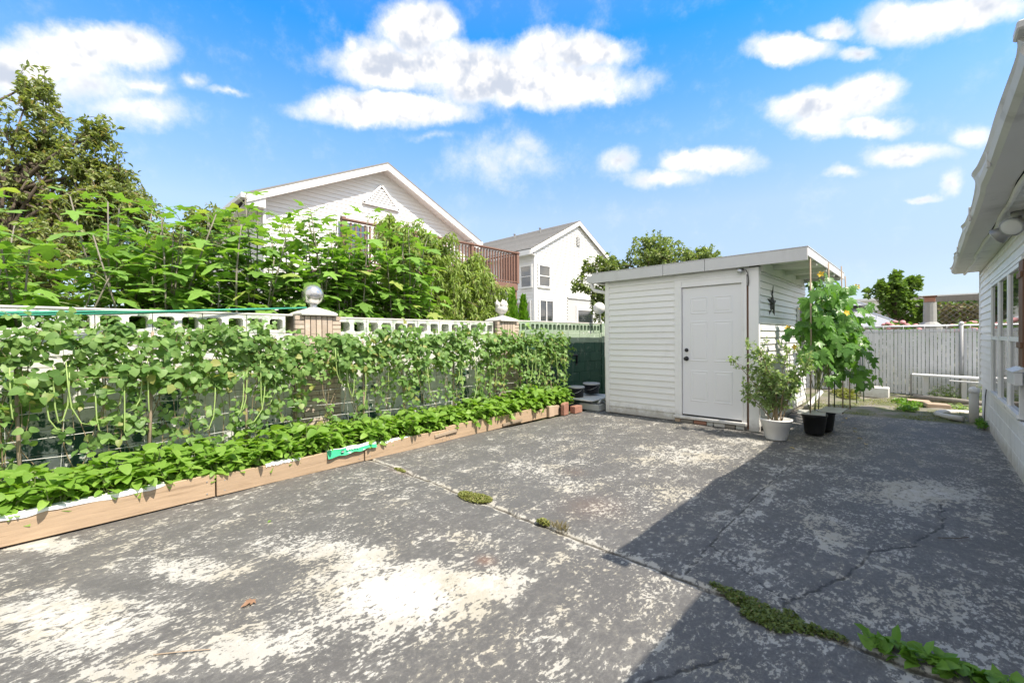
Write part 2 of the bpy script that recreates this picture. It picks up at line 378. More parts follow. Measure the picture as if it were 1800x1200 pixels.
def seg_dist(x, y, pts):
    d = np.full(x.shape, 1e9)
    for (a, b) in zip(pts[:-1], pts[1:]):
        ax, ay = a; bx_, by_ = b; dx, dy = bx_-ax, by_-ay
        t = np.clip(((x-ax)*dx + (y-ay)*dy)/(dx*dx+dy*dy), 0, 1)
        d = np.minimum(d, np.hypot(x-ax-t*dx, y-ay-t*dy))
    return d
def wiggle(pts, amp, n, seed):
    r = np.random.default_rng(seed); out = []
    for a, b in zip(pts[:-1], pts[1:]):
        for k in range(n):
            t = k/n; j = amp*(r.random(2)-.5)*2 if k else (0,0)
            out.append((a[0]+(b[0]-a[0])*t+j[0], a[1]+(b[1]-a[1])*t+j[1]))
    out.append(pts[-1]); return out
PATCH = [(-2.06,1.24,.34,.32,.28,-.17,.84),(-1.83,1.6,.19,.18,.14,-.12,.8),(-2.9,1.15,.25,.23,.22,-.09,.6),(-2.48,1.25,.18,.17,.23,-.12,.7),(-3.02,.01,.35,.33,.38,0,.75),(-3.19,.49,.3,.28,.19,-.03,.6),(-4.37,-.16,.23,.21,.23,.01,.7),(-2.24,.53,.28,.27,.23,-.06,.6),(-2.38,.21,.26,.25,.19,-.02,.5),(-3.21,.86,.25,.23,.21,-.06,.45),(-.99,2.11,.15,.14,.11,-.24,.35),(-.84,1.9,.11,.11,.07,-.17,.45),(-1.09,1.43,.1,.1,.07,-.09,.4),(-3.0,3.45,.31,.28,.27,-.31,.5),(-2.38,3.3,.27,.25,.19,-.26,.45),(-1.89,3.01,.2,.19,.11,-.17,.4),(-1.63,3.59,.32,.3,.13,-.3,.45),(-2.03,4.93,.53,.48,.22,-.53,.55),(-1.82,6.05,.38,.34,.14,-.46,.5),(-3.49,6.06,.4,.35,.17,-.3,.4),(-2.31,2.38,.26,.24,.14,-.14,.35),(-3.01,1.81,.33,.31,.19,-.11,.35),(-2.22,1.9,.2,.18,.17,-.15,.45),(-.07,5.12,.39,.36,.03,-.43,.75),(-.46,3.53,.16,.15,.05,-.23,.6),(-.58,3.86,.15,.14,.05,-.22,.5),(-.76,4.06,.13,.12,.07,-.37,.4),(.02,2.93,.16,.15,-.05,-.25,.6),(-.68,2.76,.12,.11,.06,-.16,.5),(-.13,2.52,.09,.09,.03,-.11,.35),(-1.02,4.34,.07,.07,.13,-.56,.5),(.26,3.73,.1,.09,-.05,-.48,.3),(-.26,2.3,.16,.15,.04,-.15,.3),(-.69,7.74,.52,.47,.05,-.35,.4),(-.15,6.99,.58,.53,.04,-.33,.3)]
CRACKS = [wiggle([(-1.0,2.46),(-1.03,3.06),(-1.06,4.12),(-1.05,5.4)], .012, 14, 1),
          wiggle([(-.53,2.46),(-.5,2.6),(-.34,3.0),(-.26,3.52),(-.05,3.84),(.09,4.48),(.08,4.95)], .018, 9, 2),
          wiggle([(-1.0,2.9),(-.75,2.7),(-.53,2.55)], .012, 8, 3),
          wiggle([(-.62,1.95),(-.8,1.6),(-.92,1.35)], .01, 8, 5)]
def patio():
    x0, x1, y0, y1, st = -4.62, .66, -1.2, 9.42, .02
    xs = np.arange(x0, x1+1e-6, st); ys = np.arange(y0, y1+1e-6, st)
    X, Y = np.meshgrid(xs, ys); sh = X.shape
    wear = np.where(X > -1.15, .33, .27) + .05*np.sin(X*2.1+Y*1.3)*np.sin(Y*1.7-X)  # flaked coat; more flakes in the eave's shade, partly to lighten it
    for cx, cy, ax, ay, bx_, by_, w in PATCH:
        det = ax*by_ - ay*bx_; dx, dy = X-cx, Y-cy
        u = (dx*by_-dy*bx_)/det; v = (ax*dy-ay*dx)/det
        wear = np.maximum(wear, w*np.exp(-.55*(u*u+v*v)))
    jd = np.abs(Y-2.40 - .006*np.sin(X*9) - .004*np.sin(X*31))
    wear = np.maximum(wear, .62*np.exp(-(jd/.05)**2))
    cdist = np.full(sh, 9.)
    for c in CRACKS: cdist = np.minimum(cdist, seg_dist(X, Y, c))
    wear = np.maximum(wear, .5*np.exp(-(cdist/.035)**2)*(X < -.9))
    edge = np.minimum(np.abs(X-.64), 9)
    wear = np.maximum(wear, .55*np.exp(-(edge/.06)**2))
    Z = .006*np.sin(X*1.7+Y*.9) + .004*np.sin(Y*2.3-X) + .002*np.sin(X*7+Y*5)
    Z = Z - .022*np.exp(-(jd/.016)**2) - .008*np.exp(-(cdist/.014)**2)
    # slabs heave a little at the joint
    Z += np.where(Y > 2.4, .012*np.exp(-np.abs(Y-2.4)/.4), 0)
    nx, ny = sh[1], sh[0]
    V = np.stack([X, Y, Z], -1).reshape(-1, 3)
    i = np.arange(nx*ny).reshape(ny, nx)
    F = np.stack([i[:-1,:-1], i[:-1,1:], i[1:,1:], i[1:,:-1]], -1).reshape(-1, 4)
    stain = .9*np.exp(-(((X+1.97)/.06)**2+((Y-1.79)/.05)**2)) + .35*np.exp(-(((X+1.95)/.22)**2+((Y-2.95)/.25)**2)) + .25*np.exp(-(((X+2.6)/.12)**2+((Y-3.6)/.12)**2))+ .5*np.exp(-(((X+3.9)/.2)**2+((Y-2.38)/.06)**2))

    mt, g, b, pos, out, geo = new_mat('worn_sealed_concrete')
    def at(n):
        a = g.new('ShaderNodeAttribute'); a.attribute_name = n; return a.outputs['Fac']
    wr, cr, stn, jn = at('wear'), at('crack'), at('stain'), at('joint')
    # roller streaks run along the yard (Y)
    ps = g.mapping(pos, rot=(0,0,R(4)), scale=(1.45,.85,1))
    wrp = g.new('ShaderNodeVectorMath', operation='MULTIPLY_ADD')
    nz = g.new('ShaderNodeTexNoise'); g.put(nz.inputs['Vector'], pos); nz.inputs['Scale'].default_value = 3.0; nz.inputs['Detail'].default_value = 5
    g.put(wrp.inputs[0], nz.outputs['Color']); wrp.inputs[1].default_value = (.10,.10,0); g.put(wrp.inputs[2], ps)
    pw = wrp.outputs[0]
    n1 = g.noise(pw, 3.4, 6, .66); n2 = g.noise(pw, 15, 6, .7); n3 = g.noise(pos, 46, 5, .72); n4 = g.noise(pos, 170, 3, .7)
    n5 = g.noise(g.mapping(pw, (4,9,0)), 38, 5, .68)
    v = g.math('ADD', g.math('MULTIPLY', n1, .36), g.math('ADD', g.math('MULTIPLY', n2, .44), g.math('MULTIPLY_ADD', g.math('SUBTRACT', n5, .5), g.math('MULTIPLY_ADD', g.ramp(g.noise(g.mapping(pos, (2,5,0)), 1.6, 3, .6), .36, .64), .5, .2), .21)))   # mean about .61
    v = g.math('ADD', v, g.math('MULTIPLY', g.math('SUBTRACT', wr, .25), .30))
    mask = g.ramp(v, .668, .682)                        # peeled to the concrete, crisp flake edges
    holes = g.ramp(g.math('ADD', n5, g.math('MULTIPLY', n3, .35)), .535, .50)   # specks of coat left inside the bare patches
    mask = g.math('MULTIPLY', mask, g.math('SUBTRACT', 1.0, g.math('MULTIPLY', holes, g.ramp(v, .82, .68))))
    tiny = g.ramp(g.math('ADD', g.math('MULTIPLY', n5, .6), g.math('MULTIPLY', n3, .4)), .605, .63)
    mask = g.math('MAXIMUM', mask, g.math('MULTIPLY', tiny, .8))
    part = g.math('MULTIPLY', g.ramp(v, .58, .67), .16) # thinned coat
    coat = g.mix(g.noise(pos, 2.1, 6, .6), (.078,.076,.073), (.128,.125,.121))
    coat = g.mix(g.math('MULTIPLY', g.ramp(n4, .55, .68), .5), coat, (.21,.205,.19))
    coat = g.mix(g.math('MULTIPLY', g.ramp(n3, .52, .72), .4), coat, (.19,.187,.18))
    coat = g.mix(g.math('MULTIPLY', g.ramp(g.noise(pos, .9, 5, .6), .52, .7), .35), coat, (.105,.098,.094))
    conc = g.mix(g.noise(pos, 5, 6, .6), (.34,.325,.285), (.49,.48,.445))
    conc = g.mix(g.math('MULTIPLY', g.ramp(g.math('ADD', wr, g.math('ADD', g.math('MULTIPLY', g.math('SUBTRACT', n2, .5), .9), g.math('MULTIPLY', g.math('SUBTRACT', n5, .5), .5))), .66, .78), .8), conc, (.58,.57,.55))
    conc = g.mix(g.math('MULTIPLY', g.ramp(n4, .52, .68), .42), conc, (.3,.275,.22))
    dirty = g.math('MULTIPLY', g.ramp(g.noise(g.mapping(pos, (7,3,0)), 1.7, 6, .65), .45, .60), .6)
    conc = g.mix(dirty, conc, (.37,.335,.26))
    c = g.mix(part, coat, conc); c = g.mix(mask, c, conc)
    c = g.mix(g.math('MULTIPLY', stn, .55), c, (.22,.105,.06))
    crk = g.math('MULTIPLY', g.ramp(g.math('ADD', cr, g.math('MULTIPLY', g.math('SUBTRACT', n3, .5), .016)), .0135, .0045), .82)
    c = g.mix(crk, c, (.028,.026,.023))
    jm = g.math('MULTIPLY', g.ramp(g.math('ADD', jn, g.math('MULTIPLY', g.math('SUBTRACT', n3, .5), .02)), .016, .006), .85)
    c = g.mix(jm, c, (.05,.042,.03))
    g.put(b.inputs['Base Color'], c)
    g.put(b.inputs['Roughness'], g.math('MULTIPLY_ADD', mask, .25, .6)); b.inputs['Specular IOR Level'].default_value = .35
    h = g.math('ADD', g.math('MULTIPLY', mask, -.5), g.math('ADD', g.math('MULTIPLY', n3, .7), g.math('MULTIPLY', n4, .45)))
    bump(g, b, h, .8, .006)
    me = np_mesh('patio', V, F, mt, True)
    for nm, arr in (('wear', wear), ('crack', cdist), ('stain', stain), ('joint', jd)):
        a = me.attributes.new(nm, 'FLOAT', 'POINT'); a.data.foreach_set('value', arr.astype(np.float32).ravel())
    o = link('patio', me); tag(o, kind='structure')
    # thickness of the slab, seen at its far edge
    e = MB().box(x0, x1, 9.30, 9.425, -.1, -.012).box(x0, x1, -1.2, 9.30, -.1, -.04).build('patio_slab_edge', M['concrete']); tag(e, kind='structure')
    e = bx('patio_apron', mt, None, -4.6, 3, -6, -1.21, -.1, 0); tag(e, kind='structure')
patio()

def back_yard():
    mt, g, b, pos, out, geo = new_mat('mossy_dirt')
    n = g.noise(pos, 2.2, 8, .65); n2 = g.noise(pos, 16, 6, .7)
    c = g.mix(g.ramp(n, .42, .6), (.24,.215,.18), (.1,.125,.035)); c = g.mix(g.math('MULTIPLY', n2, .5), c, (.16,.16,.12))
    g.put(b.inputs['Base Color'], c); b.inputs['Roughness'].default_value = .95; bump(g, b, n2, .6, .02)
    xs = np.linspace(-5.2, .9, 80); ys = np.linspace(9.43, 13.2, 60); X, Y = np.meshgrid(xs, ys)
    Z = .11*np.clip((Y-9.43)/2.2, 0, 1) - .015 + .012*np.sin(X*5+Y*3) + .01*np.sin(X*11-Y*7)
    i = np.arange(X.size).reshape(X.shape)
    F = np.stack([i[:-1,:-1], i[:-1,1:], i[1:,1:], i[1:,:-1]], -1).reshape(-1, 4)
    o = link('back_yard_soil', np_mesh('back_yard_soil', np.stack([X,Y,Z],-1).reshape(-1,3), F, mt, True)); tag(o, kind='structure')
back_yard()

# ================================================================== RIGHT HOUSE
def siding_course(parent, axis, plane, out, a0, a1, z0, h, mt, tilt=.019, thick=.014):
    """one clapboard: face leans out at its foot. axis 'y': runs along Y on plane X; out = +-1"""
    hh = h+.012
    prof = [(0, 0), (tilt+thick*.35, 0), (tilt+thick*.35, .006), (.004, hh), (0, hh)]
    P = []
    for d, z in prof:
        P.append((plane+out*d, a0, z0+z) if axis == 'y' else (a0, plane+out*d, z0+z))
    off = (0, a1-a0, 0) if axis == 'y' else (a1-a0, 0, 0)
    return MB().prism(P, off).build('siding_board', mt, parent)

def window_unit(parent, axis, plane, out, a0, a1, z0, z1, rail=True, mid=None, tw=.055, curtain=True, dep=.03):
    """window > frame, sash_rail, pane(s); axis and out as in siding_course"""
    def bxx(name, mt, par, u0, u1, d0, d1, q0, q1, bev=0):
        if axis == 'y': return bx(name, mt, par, plane+out*d0, plane+out*d1, u0, u1, q0, q1, bev)
        return bx(name, mt, par, u0, u1, plane+out*d0, plane+out*d1, q0, q1, bev)
    o = MB()
    def addb(u0, u1, d0, d1, q0, q1):
        if axis == 'y': o.box(plane+out*d0, plane+out*d1, u0, u1, q0, q1)
        else: o.box(u0, u1, plane+out*d0, plane+out*d1, q0, q1)
    addb(a0-tw, a0, 0, dep, z0-tw, z1+tw); addb(a1, a1+tw, 0, dep, z0-tw, z1+tw)
    addb(a0, a1, 0, dep, z1, z1+tw); addb(a0, a1, 0, dep+.012, z0-tw, z0)
    win = o.build('window', M['trim'], parent)
    zm = mid if mid is not None else (z0+z1)/2
    if rail:
        bxx('sash_rail', M['trim'], win, a0, a1, .003, dep-.006, zm-.022, zm+.022)
        bxx('pane', M['glass'], win, a0+.004, a1-.004, .004, .012, zm+.022, z1)
        bxx('pane', M['glass'], win, a0+.004, a1-.004, .002, .008, z0, zm-.022)
        for u in (a0, a1-.022):
            bxx('sash_stile', M['trim'], win, u, u+.022, .012, .022, zm+.022, z1)
            bxx('sash_stile', M['trim'], win, u, u+.022, .008, .018, z0, zm-.022)
    else:
        c = (a0+a1)/2
        bxx('sash_rail', M['trim'], win, c-.03, c+.03, .003, dep-.006, z0, z1)
        bxx('pane', M['glass'], win, a0+.004, c-.03, .004, .010, z0, z1)
        bxx('pane', M['glass'], win, c+.03, a1-.004, .004, .010, z0, z1)
    return win

def right_house():
    t = thing('white_house', 'white clapboard house with a sagging gutter and a row of windows along the patio', 'house', (.64, 6, 0))
    XW = .64; YE = 10.42
    bx('core_wall', M['white'], t, .66, 8.0, 2.5, YE-.01, -.05, 2.39)
    bx('rear_wall', M['white'], t, 1.05, 8.0, -7, 2.49, -.05, 2.36)
    fd = bx('foundation', M['found'], t, .645, .66, 2.45, YE, -.02, .55)
    # foundation blocks: faint painted joints
    bl = MB().box(0,.012,.004,.396,.004,.196).mesh('foundation_block', M['found'], bev=.006)
    for r in range(3):
        for k in range(20):
            y = 2.45+k*.4+(r%2)*.2
            if y+.4 <= YE: link('foundation_block', bl, fd, (.634, y, -.02+r*.19))
    bx('corner_post', M['trim'], t, .612, .70, YE-.07, YE+.012, .56, 2.39)
    bx('base_trim', M['trim'], t, .60, .645, 2.5, 8.5, .545, .575)
    wy0, wy1, wz0, wz1 = 5.96, 8.50, .575, 2.035
    z = .575; h = .1015
    while z < 2.34:
        hh = min(h, 2.375-z)
        if z+hh <= wz1+.03 and z >= wz0-.02:
            siding_course(t, 'y', XW, -1, wy1+.004, YE-.072, z, hh, M['white'])
            siding_course(t, 'y', XW, -1, 2.5, wy0-.07, z, hh, M['white'])
        else:
            siding_course(t, 'y', XW, -1, 2.5, YE-.072, z, hh, M['white'])
        z += h
    bx('window_header', M['trim'], t, .6, .64, wy0-.07, wy1, wz1-.004, wz1+.028)
    ws = [(7.70, 8.44), (6.87, 7.62), (6.04, 6.79)]
    for a, b_ in ws:
        window_unit(t, 'y', .632, -1, a, b_, .63, 1.985, mid=1.32, tw=.038)
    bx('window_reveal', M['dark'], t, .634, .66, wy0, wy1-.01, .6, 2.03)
    # eave: soffit planks, bulged trim, flat panel, gutter
    sp = MB().prism([(.47,0,2.395),(.64,0,2.395),(.64,.092,2.395),(.47,.092,2.395)], (0,0,.008)).box(.47,.64,.092,.1,2.397,2.403)
    me = sp.mesh('soffit_plank', M['soffit'])
    for k in range(77): link('soffit_plank', me, t, (0, 2.58+k*.102, 0))
    def wavy(y): return .012*math.sin(y*2.3)+.008*math.sin(y*5.1+1)
    ys = np.linspace(2.5, YE+.02, 110)
    MB().tube([(.462+wavy(y)*.8, y, 2.382+wavy(y)*.5) for y in ys], .018, 8).build('bulged_trim', M['soffit'], t, True)
    bx('soffit_gap_shade', M['dark'], t, .42, .48, 2.5, YE, 2.402, 2.41)  # near-black strip stands in for the shade inside the gap
    V = []; F = []
    # gutter: bent sheet with a dented lip, closed profile
    prof = [(.165,2.385),(.030,2.383),(.004,2.40),(-.010,2.43),(.006,2.462),(-.012,2.487),(.0,2.498),(.165,2.470)]
    for i, y in enumerate(ys):
        base = .272 - .008*(10.4-y)/8*1.2 + .035*(y-2.5)/8
        d = .022*max(0, math.sin(y*3.1+.4))**10 + .018*max(0, math.sin(y*1.37+2))**8
        sag = .009*math.sin(y*1.9+.5)+.004*math.sin(y*4.3)
        for q, (a, zz) in enumerate(prof):
            k = 1 if q in (4,5,6) else .25
            V.append((base+a-(d+sag*.5)*k, y, zz+sag*.6*(1 if q in (5,6) else .3)))
    n = len(prof)
    for i in range(len(ys)-1):
        for k in range(n): F.append((i*n+k, i*n+(k+1)%n, (i+1)*n+(k+1)%n, (i+1)*n+k))
    F += [tuple(range(n)), tuple((len(ys)-1)*n+k for k in range(n))]
    gt = MB().add(V, F).build('gutter', M['gutter'], t)
    # lap joints of the gutter
    for y in (3.9, 5.6, 8.0):
        MB().bar((.262+.03*(y-2.5)/8, y, 2.378), (.262+.03*(y-2.5)/8, y, 2.50), .03, .02).build('gutter_clip', M['gutter'], gt, bev=.004)
    MB().box(.235, .40, 2.42, 2.53, 2.478, 2.512).build('gutter_end_cap', M['gutter'], gt, bev=.006)
    # roof
    MB().prism([(.30,2.5,2.47),(4.5,2.5,4.0),(8.7,2.5,2.47),(8.7,2.5,2.41),(.30,2.5,2.41)], (0, YE-2.46, 0)).build('roof', M['shingle'], t)
    MB().prism([(.78,-7,2.43),(4.5,-7,3.8),(8.7,-7,2.43),(8.7,-7,2.37),(.78,-7,2.37)], (0, 9.49, 0)).build('roof', M['shingle'], t)
    MB().tube([(.632,10.33,2.36),(.625,10.31,1.5),(.63,10.33,.62)], .012, 6).build('conduit', M['trim'], t, True)
right_house()

def small_house_things():
    # flood light under the eave
    t = thing('flood_light', 'grey twin flood light under the eave of the clapboard house', 'flood light', (.56, 5.55, 2.34))
    MB().lathe([(.055,0),(.055,-.03),(.035,-.05)], (.56,5.55,2.394), 14).build('base', M['fixture'], t, True)
    for dy, dx, aim in ((-.16,-.02,(-.5,-.75,-.45)), (.15,-.05,(-.75,.35,-.5))):
        a = Vector(aim).normalized(); o = Vector((.55+dx, 5.55+dy, 2.27))
        MB().tube([(.56,5.55,2.36),(.555+dx*.5,5.55+dy*.5,2.31), o], .012, 6).build('arm', M['fixture'], t, True)
        head = MB().tube([o-a*.06, o-a*.03, o+a*.02, o+a*.075, o+a*.08], [.02,.04,.055,.078,.07], 14).build('lamp_head', M['fixture'], t, True)
        MB().tube([o+a*.079, o+a*.086, o+a*.09], [.069,.06,.02], 14).build('lamp_glass', M['lens'], head, True)
    MB().tube([(.56,5.62,2.38),(.56,5.66,2.36)], [.03,.022], 10).build('motion_sensor', M['fixture'], t, True)
    t = thing('wall_box', 'small grey metal box mounted on the wall under the windows', 'box', (.6, 6.0, .9))
    MB().box(.545,.602,5.78,6.22,.915,1.035).build('body', M['fascia'], t, bev=.008)
    MB().prism([(.535,5.77,1.035),(.604,5.77,1.07),(.604,5.77,1.036)], (0,.46,0)).build('lid', M['fascia'], t)
    t = thing('shutter', 'brown wooden shutter board beside the last window of the house', 'shutter', (.6,5.85,1.0))
    for k in range(3):
        MB().box(.575,.598,5.58+k*.075,5.65+k*.075,1.09,2.0).build('plank', M['brownwood'], t, bev=.004)
    for z in (1.25,1.85): MB().box(.562,.575,5.58,5.80,z,z+.05).build('batten', M['brownwood'], t, bev=.003)
    c = MB().tube([(.628,9.35,.6),(.618,9.42,.45),(.62,9.52,.3),(.61,9.46,.15),(.60,9.35,.03)], .006, 6).build('power_cable', M['cable'], None, True)
    tag(c, 'thin black cable hanging down the painted foundation of the house', 'cable')
    t = thing('capped_pipe', 'short white capped pipe standing at the house corner', 'pipe', (.52,9.75,0))
    MB().lathe([(.055,-.02),(.055,.50)], (.52,9.75,0), 14).build('pipe_body', M['concrete'], t, True)
    MB().lathe([(.062,.47),(.062,.52),(.05,.545),(.015,.555)], (.52,9.75,0), 14).build('cap', M['trim'], t, True)
small_house_things()

# ================================================================== SHED
def shed():
    t = thing('garden_shed', 'white sided garden shed with flat roof and six panel door', 'shed', (-3, 6.87, 0))
    YF = 6.87; XL, XR = -4.22, -1.74; YB = 10.1
    bx('core_wall', M['white'], t, XL+.02, XR-.02, YF+.02, YB, .0, 2.36)
    bx('corner_post', M['trim'], t, XL-.012, XL+.065, YF-.022, YF+.06, .01, 2.36)
    bx('corner_post', M['trim'], t, XR-.115, XR+.014, YF-.022, YF+.06, .0, 2.355)
    bx('wood_strip', M['brownwood'], t, XR-.142, XR-.116, YF-.008, YF+.03, .02, 2.1)
    h = .1016; z = .03; k = 0
    DL, DR = -2.94, -1.882
    while z < 2.33:
        hh = min(h, 2.365-z)
        x1 = DL-.003 if z+hh <= 2.27 else XR-.118
        lo = z - (.012 if z < .05 else 0)
        siding_course(t, 'x', YF+.002, -1, XL+.066, x1, lo, hh+(z-lo), M['white'])
        siding_course(t, 'y', XR, 1, YF+.06, YB, z+.04 if z<.05 else z, hh, M['white'])
        siding_course(t, 'y', XL, -1, YF+.06, YB, z+.04 if z<.05 else z, hh, M['white'])
        z += h
    # header above the door
    bx('header_board', M['trim'], t, DL-.002, XR-.118, YF-.014, YF+.004, 2.262, 2.352)
    fr = MB().box(DL, DL+.11, YF-.03, YF+.01, .05, 2.235).box(DR-.065, DR, YF-.03, YF+.01, .05, 2.235).box(DL, DR, YF-.03, YF+.01, 2.235, 2.262)
    fr.box(DL+.112, DR-.067, YF-.026, YF+.01, 2.15, 2.234)
    frm = fr.build('door_frame', M['trim'], t)
    MB().box(DL+.085, DL+.11, YF-.038, YF-.031, .05, 2.15).box(DR-.064,DR-.045, YF-.038, YF-.031, .05,2.15).box(DL+.085,DR-.045,YF-.038,YF-.031,2.151,2.172).build('door_stop', M['trim'], frm)
    # door slab with six raised panels
    x0, x1, z0, z1 = -2.823, -1.950, .135, 2.135
    yd = YF-.006
    g_ = MB()
    d = g_.box(x0, x1, yd, yd+.035, z0, z1).build('door', M['door'], t, bev=.003)
    cw = .27; gx = [x0+.125, x1-.125-cw]
    for px_ in gx:
        for (a, b_) in ((1.72,1.985),(.98,1.61),(.35,.84)):
            q = MB()
            # raised-and-recessed moulding ring
            def ring(i0, i1, d0, d1):
                o = [(px_+i0,a+i0),(px_+cw-i0,a+i0),(px_+cw-i0,b_-i0),(px_+i0,b_-i0)]
                n = [(px_+i1,a+i1),(px_+cw-i1,a+i1),(px_+cw-i1,b_-i1),(px_+i1,b_-i1)]
                V = [(x,yd-d0,zz) for x,zz in o]+[(x,yd-d1,zz) for x,zz in n]
                q.add(V, [(i,(i+1)%4,4+(i+1)%4,4+i) for i in range(4)])
            ring(0,.012,.0005,.006); ring(.012,.03,.006,.001); ring(.03,.055,.001,.005)
            q.add([(px_+.055,yd-.005,a+.055),(px_+cw-.055,yd-.005,a+.055),(px_+cw-.055,yd-.005,b_-.055),(px_+.055,yd-.005,b_-.055)], [(0,1,2,3)])
            q.build('door_panel', M['door'], d)
    for zz, r in ((1.155,.026),(1.02,.03)):
        kx = x0+.065
        P = [(kx,yd+.001,zz),(kx,yd-.012,zz),(kx,yd-.014,zz),(kx,yd-.034,zz),(kx,yd-.05,zz),(kx,yd-.056,zz)]
        rr = [r+.006,r+.006,.013,.014,r,.012] if zz < 1.1 else [r+.004,r+.004,r*.8,r*.78,r*.5,.004]
        MB().tube(P, rr, 14).build('door_knob' if zz < 1.1 else 'deadbolt', M['black'], d, True)
    MB().box(x0, x1-.0, yd-.004, yd+.012, z0-.02, z0-.002).build('door_sweep', M['black'], d)
    bx('threshold', M['trim'], t, DL-.01, DR+.004, YF-.085, YF+.01, .072, .112, .004)
    # brick sill below the threshold
    x = DL+.0; cols = [M['dark'], M['oldwood'], M['redbrick'], M['slate'], M['cast'], M['tanbrick']]
    for k, (w, c) in enumerate(((.1,'tanbrick'),(.2,'oldwood'),(.2,'redbrick'),(.1,'slate'),(.17,'cast'),(.14,'oldwood'),(.12,'slate'))):
        bx('sill_brick', M[c], t, x+.004, x+w-.004, YF-.05-.01*(k%2), YF+.0, .004, .066-.004*(k%3), .006); x += w
    # roof: deck, fascia sections, soffit, joists
    RX0, RX1, RY0, RY1 = -4.46, -1.13, 6.76, 10.2
    bx('roof_deck', M['shingle'], t, RX0+.012, RX1-.012, RY0+.012, RY1, 2.47, 2.525)
    bx('soffit', M['ply'], t, XR-.1, RX1-.012, RY0+.014, RY1-.7, 2.44, 2.452)
    for (a, b_) in ((RX0,-3.10),(-3.094,-2.44),(-2.434,RX1)):
        MB().box(a, b_, RY0-.006, RY0+.01, 2.362, 2.535).build('fascia_board', M['fascia'], t, bev=.003)
    for (a, b_) in ((RY0+.012,8.4),(8.41,RY1)):
        MB().prism([(RX1-.012,a,2.42),(RX1+.004,a,2.42),(RX1+.004,a,2.535),(RX1-.012,a,2.535)], (0,b_-a,0)).build('fascia_board', M['fascia'], t, bev=.003)
    for y in (7.5,8.3,9.1,9.85): bx('joist', M['ply'], t, XR+.014, RX1-.014, y, y+.04, 2.375, 2.439)
    bx('ledger_board', M['ply'], t, XR+.015, XR+.05, YF+.06, RY1-.4, 2.30, 2.437)
    bx('roof_edge_metal', M['fascia'], t, RX0-.006, RX1+.01, RY0-.012, RY1, 2.536, 2.545)
    gut = MB().prism([(RX0-.13,RY0+.02,2.40),(RX0-.13,RY0+.02,2.50),(RX0-.002,RY0+.02,2.50),(RX0-.002,RY0+.02,2.38),(RX0-.09,RY0+.02,2.38)], (0,3.3,0)).build('gutter', M['fascia'], t)
    MB().tube([(RX0-.05,6.83,2.39),(RX0-.05,6.84,2.30),(RX0-.01,6.86,2.24),(XL-.05,6.93,2.19),(XL-.045,6.95,2.1),(XL-.045,6.95,.2)], .035, 10).build('downspout', M['trim'], t, True)
    # window in the side wall
    window_unit(t, 'y', XR+.02, 1, 9.35, 9.95, 1.0, 1.85, tw=.05)
    bx('base_board', M['oldwood'], t, XR-.03, XR+.012, 7.5, 8.6, -.01, .06)
    return t
shed()

def shed_things():
    t = thing('security_light', 'small silver spotlight with a looped black wire above the shed door', 'spotlight', (-1.94,6.83,2.31))
    MB().box(-1.975,-1.915,6.80,6.842,2.325,2.352).build('bracket', M['black'], t, bev=.004)
    MB().tube([(-1.945,6.83,2.315),(-1.95,6.80,2.31),(-1.952,6.76,2.305),(-1.952,6.745,2.304)], [.03,.036,.034,.024], 14).build('lamp_head', M['steel'], t, True)
    MB().tube([(-1.91,6.80,2.325),(-1.875,6.79,2.32),(-1.852,6.805,2.27),(-1.848,6.83,2.16),(-1.858,6.838,2.09)], .006, 6).build('wire', M['cable'], t, True)
    # metal barn star on the side wall
    t = thing('barn_star', 'dark metal star ornament hanging on the shed side wall', 'wall ornament', (-1.70,7.55,1.86))
    c = Vector((-1.685, 7.56, 1.86)); pts = []
    for k in range(10):
        a = math.pi/2 + k*math.pi/5; r = .225 if k%2 == 0 else .085
        pts.append(Vector((-1.722, 7.56+r*math.cos(a)*1.25, 1.86+r*math.sin(a))))
    back = c + Vector((-.04,0,0))
    q = MB().add([c]+pts+[back], [(0,1+k,1+(k+1)%10) for k in range(10)]+[(11,1+(k+1)%10,1+k) for k in range(10)])
    q.build('star', mat('rusty_dark_metal', (.055,.05,.045), .6, .3, 12, .3, 40), t)
    MB().tube([(-1.712,7.54,2.02),(-1.705,7.56,2.14),(-1.712,7.58,2.02)], .004, 5).build('hanging_wire', M['cable'], t)
    # white pipe lying at the shed foot
    p = MB().tube([(-1.55,9.2,.09),(-1.62,11.1,.17)], .045, 10).build('drain_pipe', M['trim'], None, True)
    tag(p, 'white plastic drain pipe lying along the foot of the shed', 'pipe')
    w = MB().tube([(-1.70,6.96,2.3),(-1.62,7.6,2.22),(-1.45,8.1,2.14),(-1.2,8.5,2.2)], .004, 5).build('clothes_line', M['string'], None)
    tag(w, 'thin line strung below the shed overhang', 'line')
    # vents behind shed: white round
    t = thing('satellite_dish', 'white round dish on a bracket behind the shed corner', 'dish', (-5.1,8.2,1.7))
    MB().tube([(-5.13,8.05,2.0),(-5.14,8.08,2.0),(-5.16,8.14,2.0)], [.13,.125,.03], 18).build('dish', M['trim'], t, True)
    MB().tube([(-5.16,8.14,2.0),(-5.2,8.2,1.72)], .015, 6).build('arm', M['steel'], t)
shed_things()

